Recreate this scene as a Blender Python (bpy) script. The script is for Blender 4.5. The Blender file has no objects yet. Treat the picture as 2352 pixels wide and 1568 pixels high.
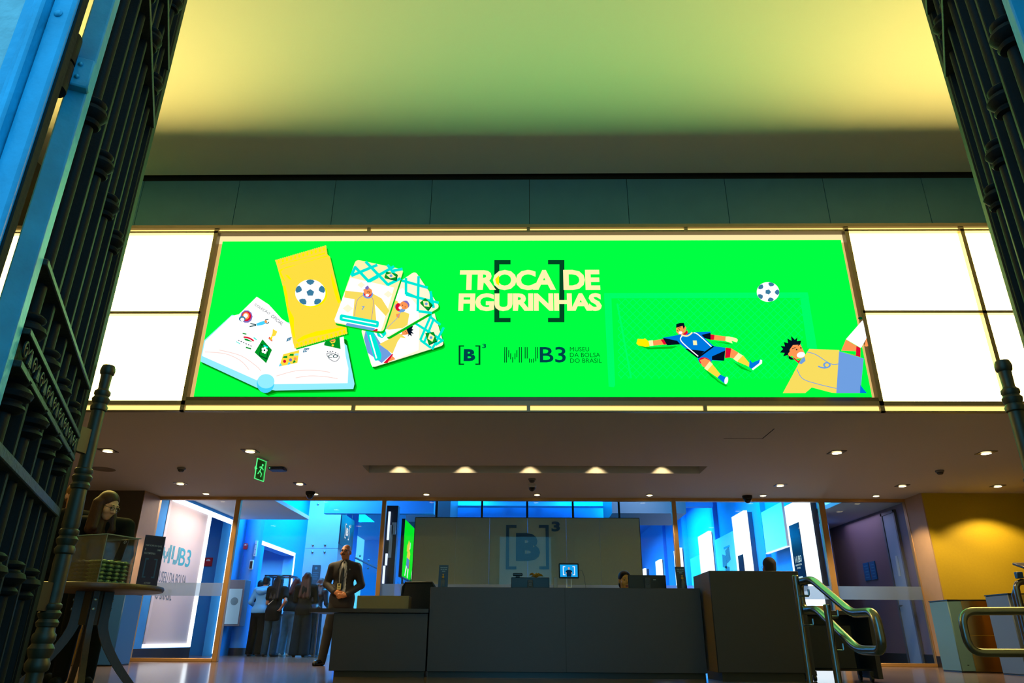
import bpy, bmesh, math, random
import numpy as np
from mathutils import Vector, Matrix

random.seed(7)
SC = bpy.context.scene
COL = SC.collection

# ------------------------------------------------------------------ camera
PW, PH = 2352, 1568
CAMH = 0.40                                   # lens height above the upper floor (floor of the lobby is z = 0)
_dv, _uv = np.array([1203., 1466.]), np.array([1202., -3120.])   # vanishing points of depth and height
_cx, _cy = PW / 2, PH / 2
FPX = math.sqrt(-((_dv[0]-_cx)*(_uv[0]-_cx) + (_dv[1]-_cy)*(_uv[1]-_cy)))
def _cv(p): return np.array([(p[0]-_cx)/FPX, -(p[1]-_cy)/FPX, -1.0])
_d = _cv(_dv); _d /= np.linalg.norm(_d)
_u = _cv(_uv); _u /= np.linalg.norm(_u)
if _u[1] < 0: _u = -_u
_M = np.stack([np.cross(_d, _u), _d, _u])
_C = np.array([0.0, 0.0, CAMH])
cam_d = bpy.data.cameras.new('camera'); cam = bpy.data.objects.new('camera', cam_d); COL.objects.link(cam)
cam_d.sensor_width = 36; cam_d.lens = FPX / PW * 36; cam_d.clip_start = 0.05; cam_d.clip_end = 200
cam.matrix_world = Matrix.Translation(Vector(_C)) @ Matrix([list(_M[i]) for i in range(3)]).to_4x4()
SC.camera = cam

def at(x, y, X=None, Y=None, Z=None):
    """the point of the place that lies on a known plane and was measured at this spot of the photograph"""
    v = _M @ _cv((x, y))
    if Y is not None: t = Y / v[1]
    elif Z is not None: t = (Z - CAMH) / v[2]
    else: t = X / v[0]
    return Vector(_C + v * t)

# ------------------------------------------------------------------ light of the place, exposure
SC.view_settings.view_transform = 'Standard'; SC.view_settings.look = 'None'
SC.view_settings.exposure = 0.0; SC.view_settings.gamma = 1.0
SC.view_settings.use_curve_mapping = False
SC.cycles.max_bounces = 6; SC.cycles.diffuse_bounces = 3; SC.cycles.glossy_bounces = 4
SC.cycles.transmission_bounces = 4; SC.cycles.transparent_max_bounces = 12
SC.cycles.caustics_reflective = False; SC.cycles.caustics_refractive = False
SC.cycles.sample_clamp_indirect = 6.0

W = bpy.data.worlds.new('world'); SC.world = W; W.use_nodes = True
bgn = W.node_tree.nodes['Background']
bgn.inputs[0].default_value = (0.07, 0.37, 0.60, 1); bgn.inputs[1].default_value = 4.0   # dusk sky over the street

def lamp(name, kind, loc, energy, col, parent=None, **kw):
    l = bpy.data.lights.new(name, kind); l.energy = energy; l.color = col
    for k, v in kw.items():
        if k != 'rot': setattr(l, k, v)
    o = bpy.data.objects.new(name, l); COL.objects.link(o); o.location = loc
    if 'rot' in kw: o.rotation_euler = kw['rot']
    if parent is not None:
        o.parent = parent; o.location = Vector(loc) - parent.location
    return o
PI = math.pi
BLUE = (0.0, 0.46, 1.0)
WARM = (1.0, 0.78, 0.42)
# blue stage light hung in the museum behind the glass
for i, (x, y, e) in enumerate([(-5.3, 17.2, 480), (-5.5, 21, 380), (-2.2, 20.5, 520), (2.2, 20.5, 520), (4.0, 16.9, 420), (3.8, 24, 800), (-2, 27, 600), (2, 32, 700)]):
    lamp('museum_light_and_fill', 'AREA', (x, y, 4.6), e*1.25, BLUE, shape='RECTANGLE', size=2.2, size_y=3.0)
lamp('museum_light_and_fill', 'AREA', (-5.9, 14.6, 2.93), 72, (1.0, .78, .66), shape='RECTANGLE', size=1.2, size_y=1.6)
lamp('museum_light_and_fill', 'AREA', (6.4, 15.0, 2.70), 11, (.72, .6, 1.0), shape='RECTANGLE', size=1.0, size_y=1.6)

lamp('museum_light_and_fill', 'AREA', (-4.6, 16.6, 4.4), 24, (1.0, .9, 1.0), size=.6, rot=(math.radians(55), 0, math.radians(14)))  # neutral fill added to turn the clad pillar from blue to grey

lamp('museum_light_and_fill', 'AREA', (3.6, 17.4, 4.7), 150, (1.0, .94, .96), size=.8, rot=(0, math.radians(35), 0))  # added white fill that lightens the exhibit boards

# ------------------------------------------------------------------ materials
def lin(c):
    def f(v):
        v /= 255.0
        return v / 12.92 if v <= 0.04045 else ((v + 0.055) / 1.055) ** 2.4
    return (f(c[0]), f(c[1]), f(c[2]), 1.0)
MATS = {}
def mat(name, c, rough=0.6, metal=0.0, noise=0.0, nscale=8.0, bump=0.0, bscale=60.0, spec=0.5, stretch=None):
    if name in MATS: return MATS[name]
    m = bpy.data.materials.new(name); m.use_nodes = True; MATS[name] = m
    nt = m.node_tree; b = nt.nodes['Principled BSDF']
    b.inputs['Base Color'].default_value = lin(c); b.inputs['Roughness'].default_value = rough
    b.inputs['Metallic'].default_value = metal; b.inputs['Specular IOR Level'].default_value = spec
    if noise or bump:
        tc = nt.nodes.new('ShaderNodeTexCoord')
        mp = nt.nodes.new('ShaderNodeMapping'); nt.links.new(tc.outputs['Object'], mp.inputs[0])
        if stretch: mp.inputs['Scale'].default_value = stretch
        n = nt.nodes.new('ShaderNodeTexNoise'); n.inputs['Scale'].default_value = nscale; n.inputs['Detail'].default_value = 5
        nt.links.new(mp.outputs[0], n.inputs['Vector'])
        if noise:
            r = nt.nodes.new('ShaderNodeValToRGB')
            l = lin(c)
            r.color_ramp.elements[0].color = tuple(max(0, v*(1-noise)) for v in l[:3]) + (1,)
            r.color_ramp.elements[1].color = tuple(min(1, v*(1+noise)) for v in l[:3]) + (1,)
            r.color_ramp.elements[0].position = .3; r.color_ramp.elements[1].position = .7
            nt.links.new(n.outputs['Fac'], r.inputs[0]); nt.links.new(r.outputs[0], b.inputs['Base Color'])
        if bump:
            n2 = nt.nodes.new('ShaderNodeTexNoise'); n2.inputs['Scale'].default_value = bscale; n2.inputs['Detail'].default_value = 3
            nt.links.new(mp.outputs[0], n2.inputs['Vector'])
            bp = nt.nodes.new('ShaderNodeBump'); bp.inputs['Strength'].default_value = bump; bp.inputs['Distance'].default_value = .01
            nt.links.new(n2.outputs['Fac'], bp.inputs['Height']); nt.links.new(bp.outputs[0], b.inputs['Normal'])
    return m
def emit(name, c, s=1.0, sample=True, linear=False):
    if name in MATS: return MATS[name]
    m = bpy.data.materials.new(name); m.use_nodes = True; MATS[name] = m
    nt = m.node_tree; nt.nodes.clear()
    e = nt.nodes.new('ShaderNodeEmission'); o = nt.nodes.new('ShaderNodeOutputMaterial')
    e.inputs[0].default_value = (tuple(c) + (1,)) if linear else lin(c); e.inputs[1].default_value = s
    nt.links.new(e.outputs[0], o.inputs[0])
    if not sample: m.cycles.emission_sampling = 'NONE'
    return m
def glass(name, tint=(.9, .95, .96), refl=0.9, ior=1.45, frost=0.0, frost_col=(170, 190, 205)):
    if name in MATS: return MATS[name]
    m = bpy.data.materials.new(name); m.use_nodes = True; MATS[name] = m
    nt = m.node_tree; nt.nodes.clear()
    o = nt.nodes.new('ShaderNodeOutputMaterial'); t = nt.nodes.new('ShaderNodeBsdfTransparent')
    t.inputs[0].default_value = tint + (1,)
    g = nt.nodes.new('ShaderNodeBsdfGlossy'); g.inputs['Roughness'].default_value = 0.02
    f = nt.nodes.new('ShaderNodeFresnel'); f.inputs[0].default_value = ior
    k = nt.nodes.new('ShaderNodeMath'); k.operation = 'MULTIPLY'; k.inputs[1].default_value = refl
    nt.links.new(f.outputs[0], k.inputs[0])
    mx = nt.nodes.new('ShaderNodeMixShader'); nt.links.new(k.outputs[0], mx.inputs[0])
    nt.links.new(t.outputs[0], mx.inputs[1]); nt.links.new(g.outputs[0], mx.inputs[2])
    last = mx
    if frost:
        d = nt.nodes.new('ShaderNodeBsdfTranslucent'); d.inputs[0].default_value = lin(frost_col)
        d2 = nt.nodes.new('ShaderNodeBsdfDiffuse'); d2.inputs[0].default_value = lin(frost_col)
        mm = nt.nodes.new('ShaderNodeMixShader'); mm.inputs[0].default_value = .5
        nt.links.new(d.outputs[0], mm.inputs[1]); nt.links.new(d2.outputs[0], mm.inputs[2])
        m2 = nt.nodes.new('ShaderNodeMixShader'); m2.inputs[0].default_value = frost
        nt.links.new(mx.outputs[0], m2.inputs[1]); nt.links.new(mm.outputs[0], m2.inputs[2]); last = m2
    nt.links.new(last.outputs[0], o.inputs[0])
    return m

# ------------------------------------------------------------------ mesh builder
class MB:
    def __init__(s): s.v = []; s.f = []; s.mi = []; s.cur = 0
    def mat(s, i): s.cur = i; return s
    def add(s, v, f):
        b = len(s.v); s.v += [tuple(p) for p in v]
        for q in f: s.f.append([b+i for i in q]); s.mi.append(s.cur)
        return s
    def box(s, x0, x1, y0, y1, z0, z1, b=0.0):
        if x0 > x1: x0, x1 = x1, x0
        if y0 > y1: y0, y1 = y1, y0
        if z0 > z1: z0, z1 = z1, z0
        return s.obox(((x0+x1)/2, (y0+y1)/2, (z0+z1)/2), (1,0,0), (0,1,0), (0,0,1), (x1-x0)/2, (y1-y0)/2, (z1-z0)/2, b)
    def obox(s, c, ax, ay, az, hx, hy, hz, b=0.0):
        c, ax, ay, az = Vector(c), Vector(ax), Vector(ay), Vector(az)
        P = lambda x, y, z: c + ax*x + ay*y + az*z
        if b <= 0:
            v = [P(x, y, z) for x in (-hx, hx) for y in (-hy, hy) for z in (-hz, hz)]
            return s.add(v, [(0,1,3,2),(4,6,7,5),(0,4,5,1),(2,3,7,6),(0,2,6,4),(1,5,7,3)])
        b = min(b, hx*.95, hy*.95, hz*.95)
        v = []; ix = {}
        for sx in (-1,1):
            for sy in (-1,1):
                for sz in (-1,1):
                    for k in range(3):
                        q = [sx*(hx-b), sy*(hy-b), sz*(hz-b)]; h = (hx,hy,hz)[k]; q[k] = (sx,sy,sz)[k]*h
                        ix[(sx,sy,sz,k)] = len(v); v.append(P(*q))
        f = []
        for sx in (-1,1):
            f.append([ix[(sx,a,d,0)] for a,d in ((-1,-1),(1,-1),(1,1),(-1,1))][::sx])
            f.append([ix[(a,sx,d,1)] for a,d in ((-1,-1),(-1,1),(1,1),(1,-1))][::sx])
            f.append([ix[(a,d,sx,2)] for a,d in ((-1,-1),(1,-1),(1,1),(-1,1))][::sx])
        for a in (-1,1):
            for d in (-1,1):
                f.append([ix[(a,d,-1,0)], ix[(a,d,1,0)], ix[(a,d,1,1)], ix[(a,d,-1,1)]][::(1 if a*d < 0 else -1)])
                f.append([ix[(a,-1,d,0)], ix[(a,1,d,0)], ix[(a,1,d,2)], ix[(a,-1,d,2)]][::(1 if a*d > 0 else -1)])
                f.append([ix[(-1,a,d,1)], ix[(1,a,d,1)], ix[(1,a,d,2)], ix[(-1,a,d,2)]][::(1 if a*d < 0 else -1)])
                for e in (-1,1):
                    f.append([ix[(a,d,e,0)], ix[(a,d,e,1)], ix[(a,d,e,2)]][::(1 if a*d*e > 0 else -1)])
        return s.add(v, f)
    def bar(s, a, b, w, h, up=(0,0,1), bev=0.0):
        a, b = Vector(a), Vector(b); z = (b-a); L = z.length; z /= L
        x = Vector(up).cross(z)
        if x.length < 1e-4: x = Vector((1,0,0)).cross(z)
        x.normalize(); y = z.cross(x)
        return s.obox((a+b)/2, x, y, z, w/2, h/2, L/2, bev)
    def tube(s, pts, r, n=10, closed=False):
        P = [Vector(p) for p in pts]; m = len(P)
        R = r if isinstance(r, (list, tuple)) else [r]*m
        T = []
        for i in range(m):
            a = P[(i-1) % m] if (closed or i > 0) else P[i]; b = P[(i+1) % m] if (closed or i < m-1) else P[i]
            T.append((b-a).normalized())
        N = Vector((0,0,1)).cross(T[0])
        if N.length < 1e-3: N = Vector((1,0,0)).cross(T[0])
        N.normalize(); v = []
        for i in range(m):
            N = (N - T[i]*N.dot(T[i])).normalized(); B = T[i].cross(N)
            for k in range(n):
                a = 2*PI*k/n; v.append(P[i] + (N*math.cos(a) + B*math.sin(a))*R[i])
        f = []
        for i in range(m if closed else m-1):
            j = (i+1) % m
            for k in range(n):
                f.append((i*n+k, i*n+(k+1) % n, j*n+(k+1) % n, j*n+k))
        if not closed:
            f.append(tuple(range(n))[::-1]); f.append(tuple((m-1)*n+k for k in range(n)))
        return s.add(v, f)
    def lathe(s, prof, o=(0,0,0), ax=(0,0,1), n=20):
        o, ax = Vector(o), Vector(ax).normalized()
        x = ax.orthogonal().normalized(); y = ax.cross(x); v = []
        for r, z in prof:
            for k in range(n):
                a = 2*PI*k/n; v.append(o + ax*z + (x*math.cos(a)+y*math.sin(a))*r)
        f = []
        for i in range(len(prof)-1):
            for k in range(n):
                f.append((i*n+k, i*n+(k+1) % n, (i+1)*n+(k+1) % n, (i+1)*n+k))
        f.append(tuple(range(n))[::-1]); f.append(tuple((len(prof)-1)*n+k for k in range(n)))
        return s.add(v, f)
    def ell(s, c, r, n=14, m=9):
        c = Vector(c); v = []; f = []
        for i in range(1, m):
            t = PI*i/m
            for k in range(n):
                a = 2*PI*k/n; v.append(c + Vector((r[0]*math.sin(t)*math.cos(a), r[1]*math.sin(t)*math.sin(a), -r[2]*math.cos(t))))
        bo = len(v); v.append(c - Vector((0,0,r[2]))); v.append(c + Vector((0,0,r[2])))
        for i in range(m-2):
            for k in range(n): f.append((i*n+k, i*n+(k+1) % n, (i+1)*n+(k+1) % n, (i+1)*n+k))
        for k in range(n):
            f.append((bo, (k+1) % n, k)); f.append((bo+1, (m-2)*n+k, (m-2)*n+(k+1) % n))
        return s.add(v, f)
    def prism(s, poly, ext):
        """planar polygon (3D points) pushed along a vector"""
        P = [Vector(p) for p in poly]; e = Vector(ext); n = len(P)
        nv = Vector((0,0,0))
        for i in range(n): nv += P[i].cross(P[(i+1) % n])
        if nv.dot(e) > 0: P = P[::-1]
        v = P + [p+e for p in P]
        f = [tuple(range(n)), tuple(n+i for i in range(n))[::-1]]
        for i in range(n):
            j = (i+1) % n; f.append((j, i, n+i, n+j))
        return s.add(v, f)
    def poly(s, pts): return s.add(pts, [tuple(range(len(pts)))])
    def build(s, name, mats, parent=None, smooth=40, local=False):
        me = bpy.data.meshes.new(name)
        off = Vector((0,0,0))
        if parent is not None and not local:
            p = parent
            while p is not None: off += p.location; p = p.parent
        me.from_pydata([tuple(Vector(p)-off) for p in s.v], [], s.f)
        mats = mats if isinstance(mats, (list, tuple)) else [mats]
        for m in mats: me.materials.append(m)
        if len(mats) > 1: me.polygons.foreach_set('material_index', s.mi)
        me.update()
        if smooth:
            me.polygons.foreach_set('use_smooth', [True]*len(me.polygons))
            me.set_sharp_from_angle(angle=math.radians(smooth))
        o = bpy.data.objects.new(name, me); COL.objects.link(o)
        if parent is not None: o.parent = parent
        return o

def tag(o, label, cat, group=None, kind=None):
    o['label'] = label; o['category'] = cat
    if group: o['group'] = group
    if kind: o['kind'] = kind
    return o
def thing(name, loc, label, cat, group=None, rz=0.0):
    o = bpy.data.objects.new(name, None); COL.objects.link(o); o.empty_display_size = .1
    o.location = loc; o.rotation_euler = (0, 0, rz)
    return tag(o, label, cat, group)
def struct(name, mb, m, parent=None, smooth=40):
    o = mb.build(name, m, parent, smooth)
    o['kind'] = 'structure'
    return o
def dup(root, loc, label=None):
    r = root.copy(); COL.objects.link(r); r.location = loc
    if label: r['label'] = label
    for ch in list(root.children):
        c = ch.copy(); COL.objects.link(c); c.parent = r
        for g in list(ch.children):
            d = g.copy(); COL.objects.link(d); d.parent = c
    return r

# lettering: built in font, fitted to a box of known width and height
_txt = {}
def text_geo(s, bold=0.0, space=1.0):
    k = (s, bold, space)
    if k in _txt: return _txt[k]
    cu = bpy.data.curves.new('t', 'FONT'); cu.body = s; cu.offset = bold; cu.resolution_u = 3; cu.space_character = space
    cu.fill_mode = 'FRONT' if hasattr(cu, 'fill_mode') else cu.fill_mode
    ob = bpy.data.objects.new('t', cu); COL.objects.link(ob)
    dg = bpy.context.evaluated_depsgraph_get(); ev = ob.evaluated_get(dg); me = ev.to_mesh()
    v = np.array([p.co[:] for p in me.vertices]); f = [tuple(p.vertices) for p in me.polygons]
    ev.to_mesh_clear(); bpy.data.objects.remove(ob); bpy.data.curves.remove(cu)
    lo, hi = v.min(0), v.max(0); v = (v - lo) / np.maximum(hi - lo, 1e-6)
    _txt[k] = (v, f); return _txt[k]
def text(mb, s, o, u, v, w, h, bold=0.0, depth=0.0, space=1.0):
    """letters fitted in the box with lower left corner o, spanned by unit vectors u (w wide) and v (h high)"""
    V, F = text_geo(s, bold, space); o, u, v = Vector(o), Vector(u), Vector(v); n = u.cross(v).normalized()
    if depth <= 0:
        mb.add([o + u*(p[0]*w) + v*(p[1]*h) for p in V], F); return
    top = [o + u*(p[0]*w) + v*(p[1]*h) + n*depth for p in V]
    mb.add(top, F)
    ed = {}
    for q in F:
        for i in range(len(q)):
            a, b = q[i], q[(i+1) % len(q)]
            if (b, a) in ed: del ed[(b, a)]
            else: ed[(a, b)] = 1
    m = len(V); bot = [p - n*depth for p in top]
    mb.add(top + bot, [(b, a, m+a, m+b) for a, b in ed])

# ================================================================== setting
CH, YG, YF, YW, ZC = 2.79, 13.2, 7.81, 8.667, 6.63
zf = lambda y: at(1215, y, Y=YF).z
m_ceil = mat('white_ceiling_paint', (225, 221, 212), .9, bump=.05, bscale=90)
m_soffit = mat('soffit_paint', (205, 198, 188), .85, bump=.04, bscale=90)
m_wallhall = mat('taupe_wall_paint', (120, 105, 88), .8, noise=.04)
m_teal = mat('teal_cladding', (72, 128, 156), .55, noise=.05, nscale=3)
m_dark = mat('dark_gap', (20, 20, 20), .9)
m_stone = mat('rough_stone', (165, 170, 172), .85, noise=.16, nscale=14, bump=.5, bscale=40)
m_floor = mat('polished_floor', (108, 88, 76), .16, noise=.12, nscale=1.6, bump=.015, bscale=9, spec=.45)
m_step = mat('step_granite', (70, 68, 66), .6, noise=.2, nscale=60)
m_base = mat('dark_baseboard', (38, 33, 32), .35)
m_frame = mat('tan_metal_frame', (190, 142, 84), .4, metal=.35)
m_beige = mat('beige_wall_panel', (176, 138, 100), .6, noise=.03)
m_brown = mat('brown_wall_paint', (84, 68, 52), .8, noise=.04)
m_yellow = mat('yellow_wall_paint', (196, 160, 2), .8, noise=.03, nscale=30)
m_mus = mat('museum_wall_paint', (48, 152, 225), .75, noise=.02)
m_musdark = mat('museum_dark_wall', (120, 100, 110), .6)

# floors
b = MB().box(-9.2, 9.2, 4.98, 40, -.2, 0)
struct('floor', b, m_floor)
b = MB().box(-9.2, 9.2, 4.58, 4.98, -.4, -.167).box(-9.2, 9.2, 4.18, 4.6, -.6, -.334)
struct('trim_1', b, m_step)
b = MB().box(-9.2, 9.2, -3, 4.2, -.7, -.5)
struct('floor.001', b, m_step)

# high ceiling, with a dark shadow gap where it meets the cladding
b = MB().box(-9.2, 9.2, 1.0, 8.585, ZC, ZC+.1)
struct('ceiling', b, m_ceil)
b = MB().box(-9.2, 9.2, 8.585, 8.9, ZC+.075, ZC+.2)
struct('trim_2', b, m_dark)
# teal cladding above the lit band
b = MB()
ws = [-7.0] + [-4.17 + 1.417*i for i in range(-1, 8)] + [7.0]
for a, c in zip(ws, ws[1:]):
    b.box(a+.004, c-.004, YW, YW+.03, 5.15, 6.585)
wb = struct('wall_back', b, m_teal)
struct('wall_back.001', MB().box(-9.2, 9.2, YW+.03, YW+.2, 2.9, 6.9), m_dark)
# end walls of the recess above the lit band
struct('wall_left', MB().box(-9.2, -6.935, YF, YW+.03, 2.95, ZC), m_wallhall)
struct('wall_right', MB().box(6.955, 9.2, YF, YW+.03, 2.95, ZC), m_wallhall)
struct('wall_left.001', MB().box(-9.2, -9.0, 1.0, 12.6, -.5, ZC), m_wallhall)
struct('wall_right.001', MB().box(9.0, 9.2, 1.0, 12.6, -.5, ZC), m_wallhall)
# street front wall with the portal
b = MB().box(-9.2, -.945, 1.0, 1.12, -.5, 7).box(1.08, 9.2, 1.0, 1.12, -.5, 7).box(-.945, 1.08, 1.0, 1.12, 5.2, 7)
struct('wall_front', b, m_stone)

# low ceiling with a lamp slot
SX0, SX1, SY0, SY1 = -2.433, 2.745, 10.55, 11.06
YS = YF+.3
b = MB().box(-9.0, SX0, YS, YG, CH, CH+.12).box(SX1, 9.0, YS, YG, CH, CH+.12).box(-9, 9, YF+.03, YS, CH, CH+.008)
b.box(SX0, SX1, YS, SY0, CH, CH+.12).box(SX0, SX1, SY1, YG, CH, CH+.12)
b.box(SX0-.02, SX1+.02, SY0-.02, SY1+.02, CH+.36, CH+.38)
b.box(SX0-.02, SX1+.02, SY0-.02, SY0, CH+.1, CH+.37).box(SX0-.02, SX1+.02, SY1, SY1+.02, CH+.1, CH+.37)
b.box(SX0-.02, SX0, SY0, SY1, CH+.1, CH+.37).box(SX1, SX1+.02, SY0, SY1, CH+.1, CH+.37)
struct('ceiling.001', b, m_soffit)
# access hatch outline in the low ceiling
p0, p1, p2 = at(1662, 1007, Z=CH), at(1751, 1007, Z=CH), at(1780, 984, Z=CH)
struct('trim_3', MB().box(p0.x, p1.x, p1.y-.006, p1.y+.006, CH-.002, CH+.01).box(p1.x-.006, p1.x+.006, p2.y, p1.y, CH-.002, CH+.01), m_dark)

# side blocks under the low ceiling
LX, RX, YB = -6.75, 6.95, 12.6
struct('wall_left.002', MB().box(-9.0, LX, YB, YG+.04, 0, CH), m_brown)
struct('wall_left.003', MB().box(LX-.005, LX+.012, YB+.0, YG-.02, .17, CH-.002), m_beige)
struct('wall_right.002', MB().box(RX, 9.0, YB, YG+.04, 0, CH), m_yellow)
struct('wall_right.003', MB().box(RX-.012, RX+.005, YB-.005, YG-.02, .17, CH-.002), m_beige)
struct('baseboard_left', MB().box(-9, LX+.02, YB-.02, YB, 0, .17).box(LX, LX+.02, YB-.02, YG-.03, 0, .17), m_base)
struct('baseboard_right', MB().box(RX-.02, 9, YB-.02, YB, 0, .17).box(RX-.02, RX, YB-.02, YG-.03, 0, .17), m_base)

# glass front: posts, head rail, sills
posts = [(-6.80, -6.74), (-5.315, -5.225), (-2.605, -2.53), (2.70, 2.78), (5.375, 5.48), (6.93, 6.99)]
b = MB()
for a, c in posts: b.box(a, c, YG-.04, YG+.06, 0, CH+.02, .006)
b.box(posts[0][0], posts[-1][1], YG-.035, YG+.05, CH-.055, CH+.02)
b.box(-6.74, -5.315, YG-.04, YG+.05, 0, .055, .006).box(5.48, 6.93, YG-.04, YG+.05, 0, .055, .006)
struct('trim_4', b, m_frame)
m_glass = glass('clear_glass', (.95, .98, .99), .5)
m_frost = glass('frosted_band', (.8, .85, .9), .5, frost=.42, frost_col=(190, 205, 215))
zb0, zb1 = at(450, 1368, Y=YG).z, at(450, 1338, Y=YG).z
bays = [(-6.74, -5.315, 1), (-5.225, -2.605, 0), (-2.53, 2.70, 1), (2.78, 5.375, 1), (5.48, 6.93, 1)]
for i, (a, c, fr) in enumerate(bays):
    b = MB().box(a, c, YG, YG+.012, .055 if i in (0, 4) else .005, CH-.055)
    w = struct('window_%d' % (i+1), b, m_glass, smooth=0)
    if fr:
        f = MB().box(a, c, YG-.004, YG-.001, zb0, zb1).build('frosted_band', m_frost, w, 0)

# museum shell behind the glass
XL, XR = -6.85, 6.95
TC = 5.2
b = MB()
# left wall with two lit reveals
L0, L1, L2 = 13.85, 15.75, 17.05         # sign panel, doorway
struct('wall_left.004', MB().box(XL-.3, XL, YG+.05, L0-.09, 0, TC).box(XL-.3, XL, L0-.09, L2+.1, 2.93, TC)
       .box(XL-.3, XL, L0-.09, L1, 0, .2).box(XL-.3, XL, L2+.1, 19.3, 0, TC).box(XL-.3, XL, 19.3, 21.9, 2.62, TC).box(XL-.3, XL, 21.9, 30, 0, TC)
       .box(XL-1.6, XL-1.5, 15, 22.5, 0, TC).box(XL-1.5, XL-.3, 17.7, 17.75, 0, TC).box(XL-1.5, XL-.3, 19.0, 19.05, 0, TC).box(XL-1.5, XL-.3, 22.2, 22.25, 0, TC), m_mus)
struct('baseboard_left.001', MB().box(XL, XL+.015, YG+.06, L1, 0, .19), m_base)
struct('wall_right.004', MB().box(XR, XR+.2, YG+.05, 16.6, 0, 2.74).box(6.5, XR+.2, 16.6, 16.8, 0, 2.74), m_musdark)
struct('baseboard_right.001', MB().box(XR-.015, XR, YG+.06, 16.6, 0, .19), m_base)
struct('wall_right.005', MB().box(5.82, 6.5, 15.6, 39, 0, TC), m_mus)
struct('wall_back.002', MB().box(-8.5, 7, 39, 39.2, 0, TC), m_mus)
struct('wall_back.003', MB().box(-9.0, 7.3, YG-.02, YG+.03, CH+.1, TC+.1), m_dark)
struct('ceiling.002', MB().box(-8.5, 7.3, YG+.03, 39.2, TC, TC+.1), m_mus)
struct('ceiling.003', MB().box(XL, -5.15, YG+.05, 17.3, 3.0, 3.08), mat('museum_soffit_paint', (205, 208, 214), .8))
struct('ceiling.004', MB().box(5.84, 7.2, YG+.05, 16.8, 2.74, 2.82), mat('museum_soffit_paint', (205, 208, 214), .8))
# dark beam and mezzanine edge across the museum, seen over the partition
struct('trim_5', MB().box(-4.6, 5.0, 22.0, 22.4, 4.15, 4.4), m_mus)
m_mezz = mat('dark_mezzanine', (40, 44, 60), .5)
struct('trim_6', MB().box(-3.2, -2.0, 19.6, 21.8, 3.3, 5.0).box(2.4, 4.4, 19.6, 21.8, 3.55, 5.0), m_mezz)

# lit reveal of the sign panel and the doorway beside it
m_white = emit('white_light_profile', (240, 246, 255), 2.2)
m_white2 = emit('white_light_profile_soft', (225, 235, 255), 1.3)
s = thing('lit_wall_panel', (XL, 14.8, 0), 'pale museum wall panel with teal lettering inside a glowing white frame', 'panel')
MB().box(XL-.06, XL-.02, L0, L1-.12, .26, 2.84).build('panel_face', mat('pale_pink_panel', (214, 196, 192), .7), s)
b = MB().box(XL-.05, XL+.012, L0-.09, L0, .2, 2.93)
b.build('side_reveal', mat('pink_reveal', (235, 215, 214), .6), s)
b = MB().box(XL-.05, XL+.014, L0-.09, L2+.1, 2.84, 2.93).box(XL-.05, XL+.014, L0-.09, L1, .2, .265).box(XL-.05, XL+.014, L1-.12, L1, .2, 2.86).box(XL-.05, XL+.014, L2, L2+.1, .05, 2.86)
b.build('light_frame', m_white, s)
def mu_bars(mb, o, u, v, w, h, bw=.026):
    """the M and U of the museum mark, drawn with upright bars: w wide for both letters"""
    o, u, v = Vector(o), Vector(u), Vector(v); nn = u.cross(v)*.0
    M = [(0,0,1), (.055,0,1), (.118,.34,.80), (.175,.21,.60), (.235,0,.36), (.30,.21,.60), (.36,.34,.80), (.43,0,1), (.49,0,1)]
    U = [(.60,.26,1), (.66,.26,1), (.725,0,.27), (.785,0,.24), (.845,0,.27), (.91,.08,1), (.97,.26,1)]
    for x, a, c in M + U:
        p = o + u*(x*w) + v*(a*h)
        mb.poly([p, p+u*(bw*w), p+u*(bw*w)+v*((c-a)*h), p+v*((c-a)*h)])
m_tealtxt = mat('teal_lettering', (70, 160, 175), .6); m_greytxt = mat('grey_lettering', (105, 115, 125), .6)
b = MB(); px = XL - .017
q0, q1 = 14.05, 15.25
zt = lambda x, y: at(x, y, X=px)
a = zt(366, 1290)
yy = [zt(x, y).y for x, y in ((366, 1290), (435, 1300))]
ztop, zbot = zt(420, 1258).z, zt(420, 1300).z
w = yy[1]-yy[0]
mu_bars(b, (px, yy[0], zbot), (0,1,0), (0,0,1), w*.58, ztop-zbot, .046)
text(b, 'B3', (px, yy[0]+w*.60, zbot), (0,1,0), (0,0,1), w*.4, ztop-zbot, .01)
b.build('teal_letters', m_tealtxt, s, 0)
b = MB()
text(b, 'MUSEU DA BOLSA', (px, yy[0]-.02, zbot-.36), (0,1,0), (0,0,1), w*.98, .2)
text(b, 'DO BRASIL', (px, yy[0]-.02, zbot-.66), (0,1,0), (0,0,1), w*.6, .2)
b.build('grey_letters', m_greytxt, s, 0)

# ================================================================== lit band over the lobby
m_alu = mat('brushed_aluminium_frame', (128, 116, 100), .4, metal=.6)
m_panel = emit('warm_light_panel', (1.0, .735, .185), 19.0, linear=True)
m_strip = emit('warm_light_strip', (1.0, .70, .20), 1.5, linear=True)
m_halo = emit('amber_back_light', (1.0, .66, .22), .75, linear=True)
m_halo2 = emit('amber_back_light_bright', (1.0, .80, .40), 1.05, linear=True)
S = thing('backlit_wall', (0, YF, CH), 'long backlit wall band of warm white panels over the low lobby ceiling', 'light')
zl = [zf(948), zf(943), zf(930), zf(928.5), zf(717), zf(536), zf(530), zf(524), zf(517)]
x_m = [-7.0, -5.38, -3.94, 4.075, 5.52, 7.0]
fr = MB()
f0, f1, pz = YF-.015, YF+.3, YF+.05
Z0, Z1, Z2, Z3, ZM, Z4, Z5, Z6, Z7 = CH, zf(943), zf(931), zf(921), zf(717.5), zf(534), zf(530), zf(524), zf(517)
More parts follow.
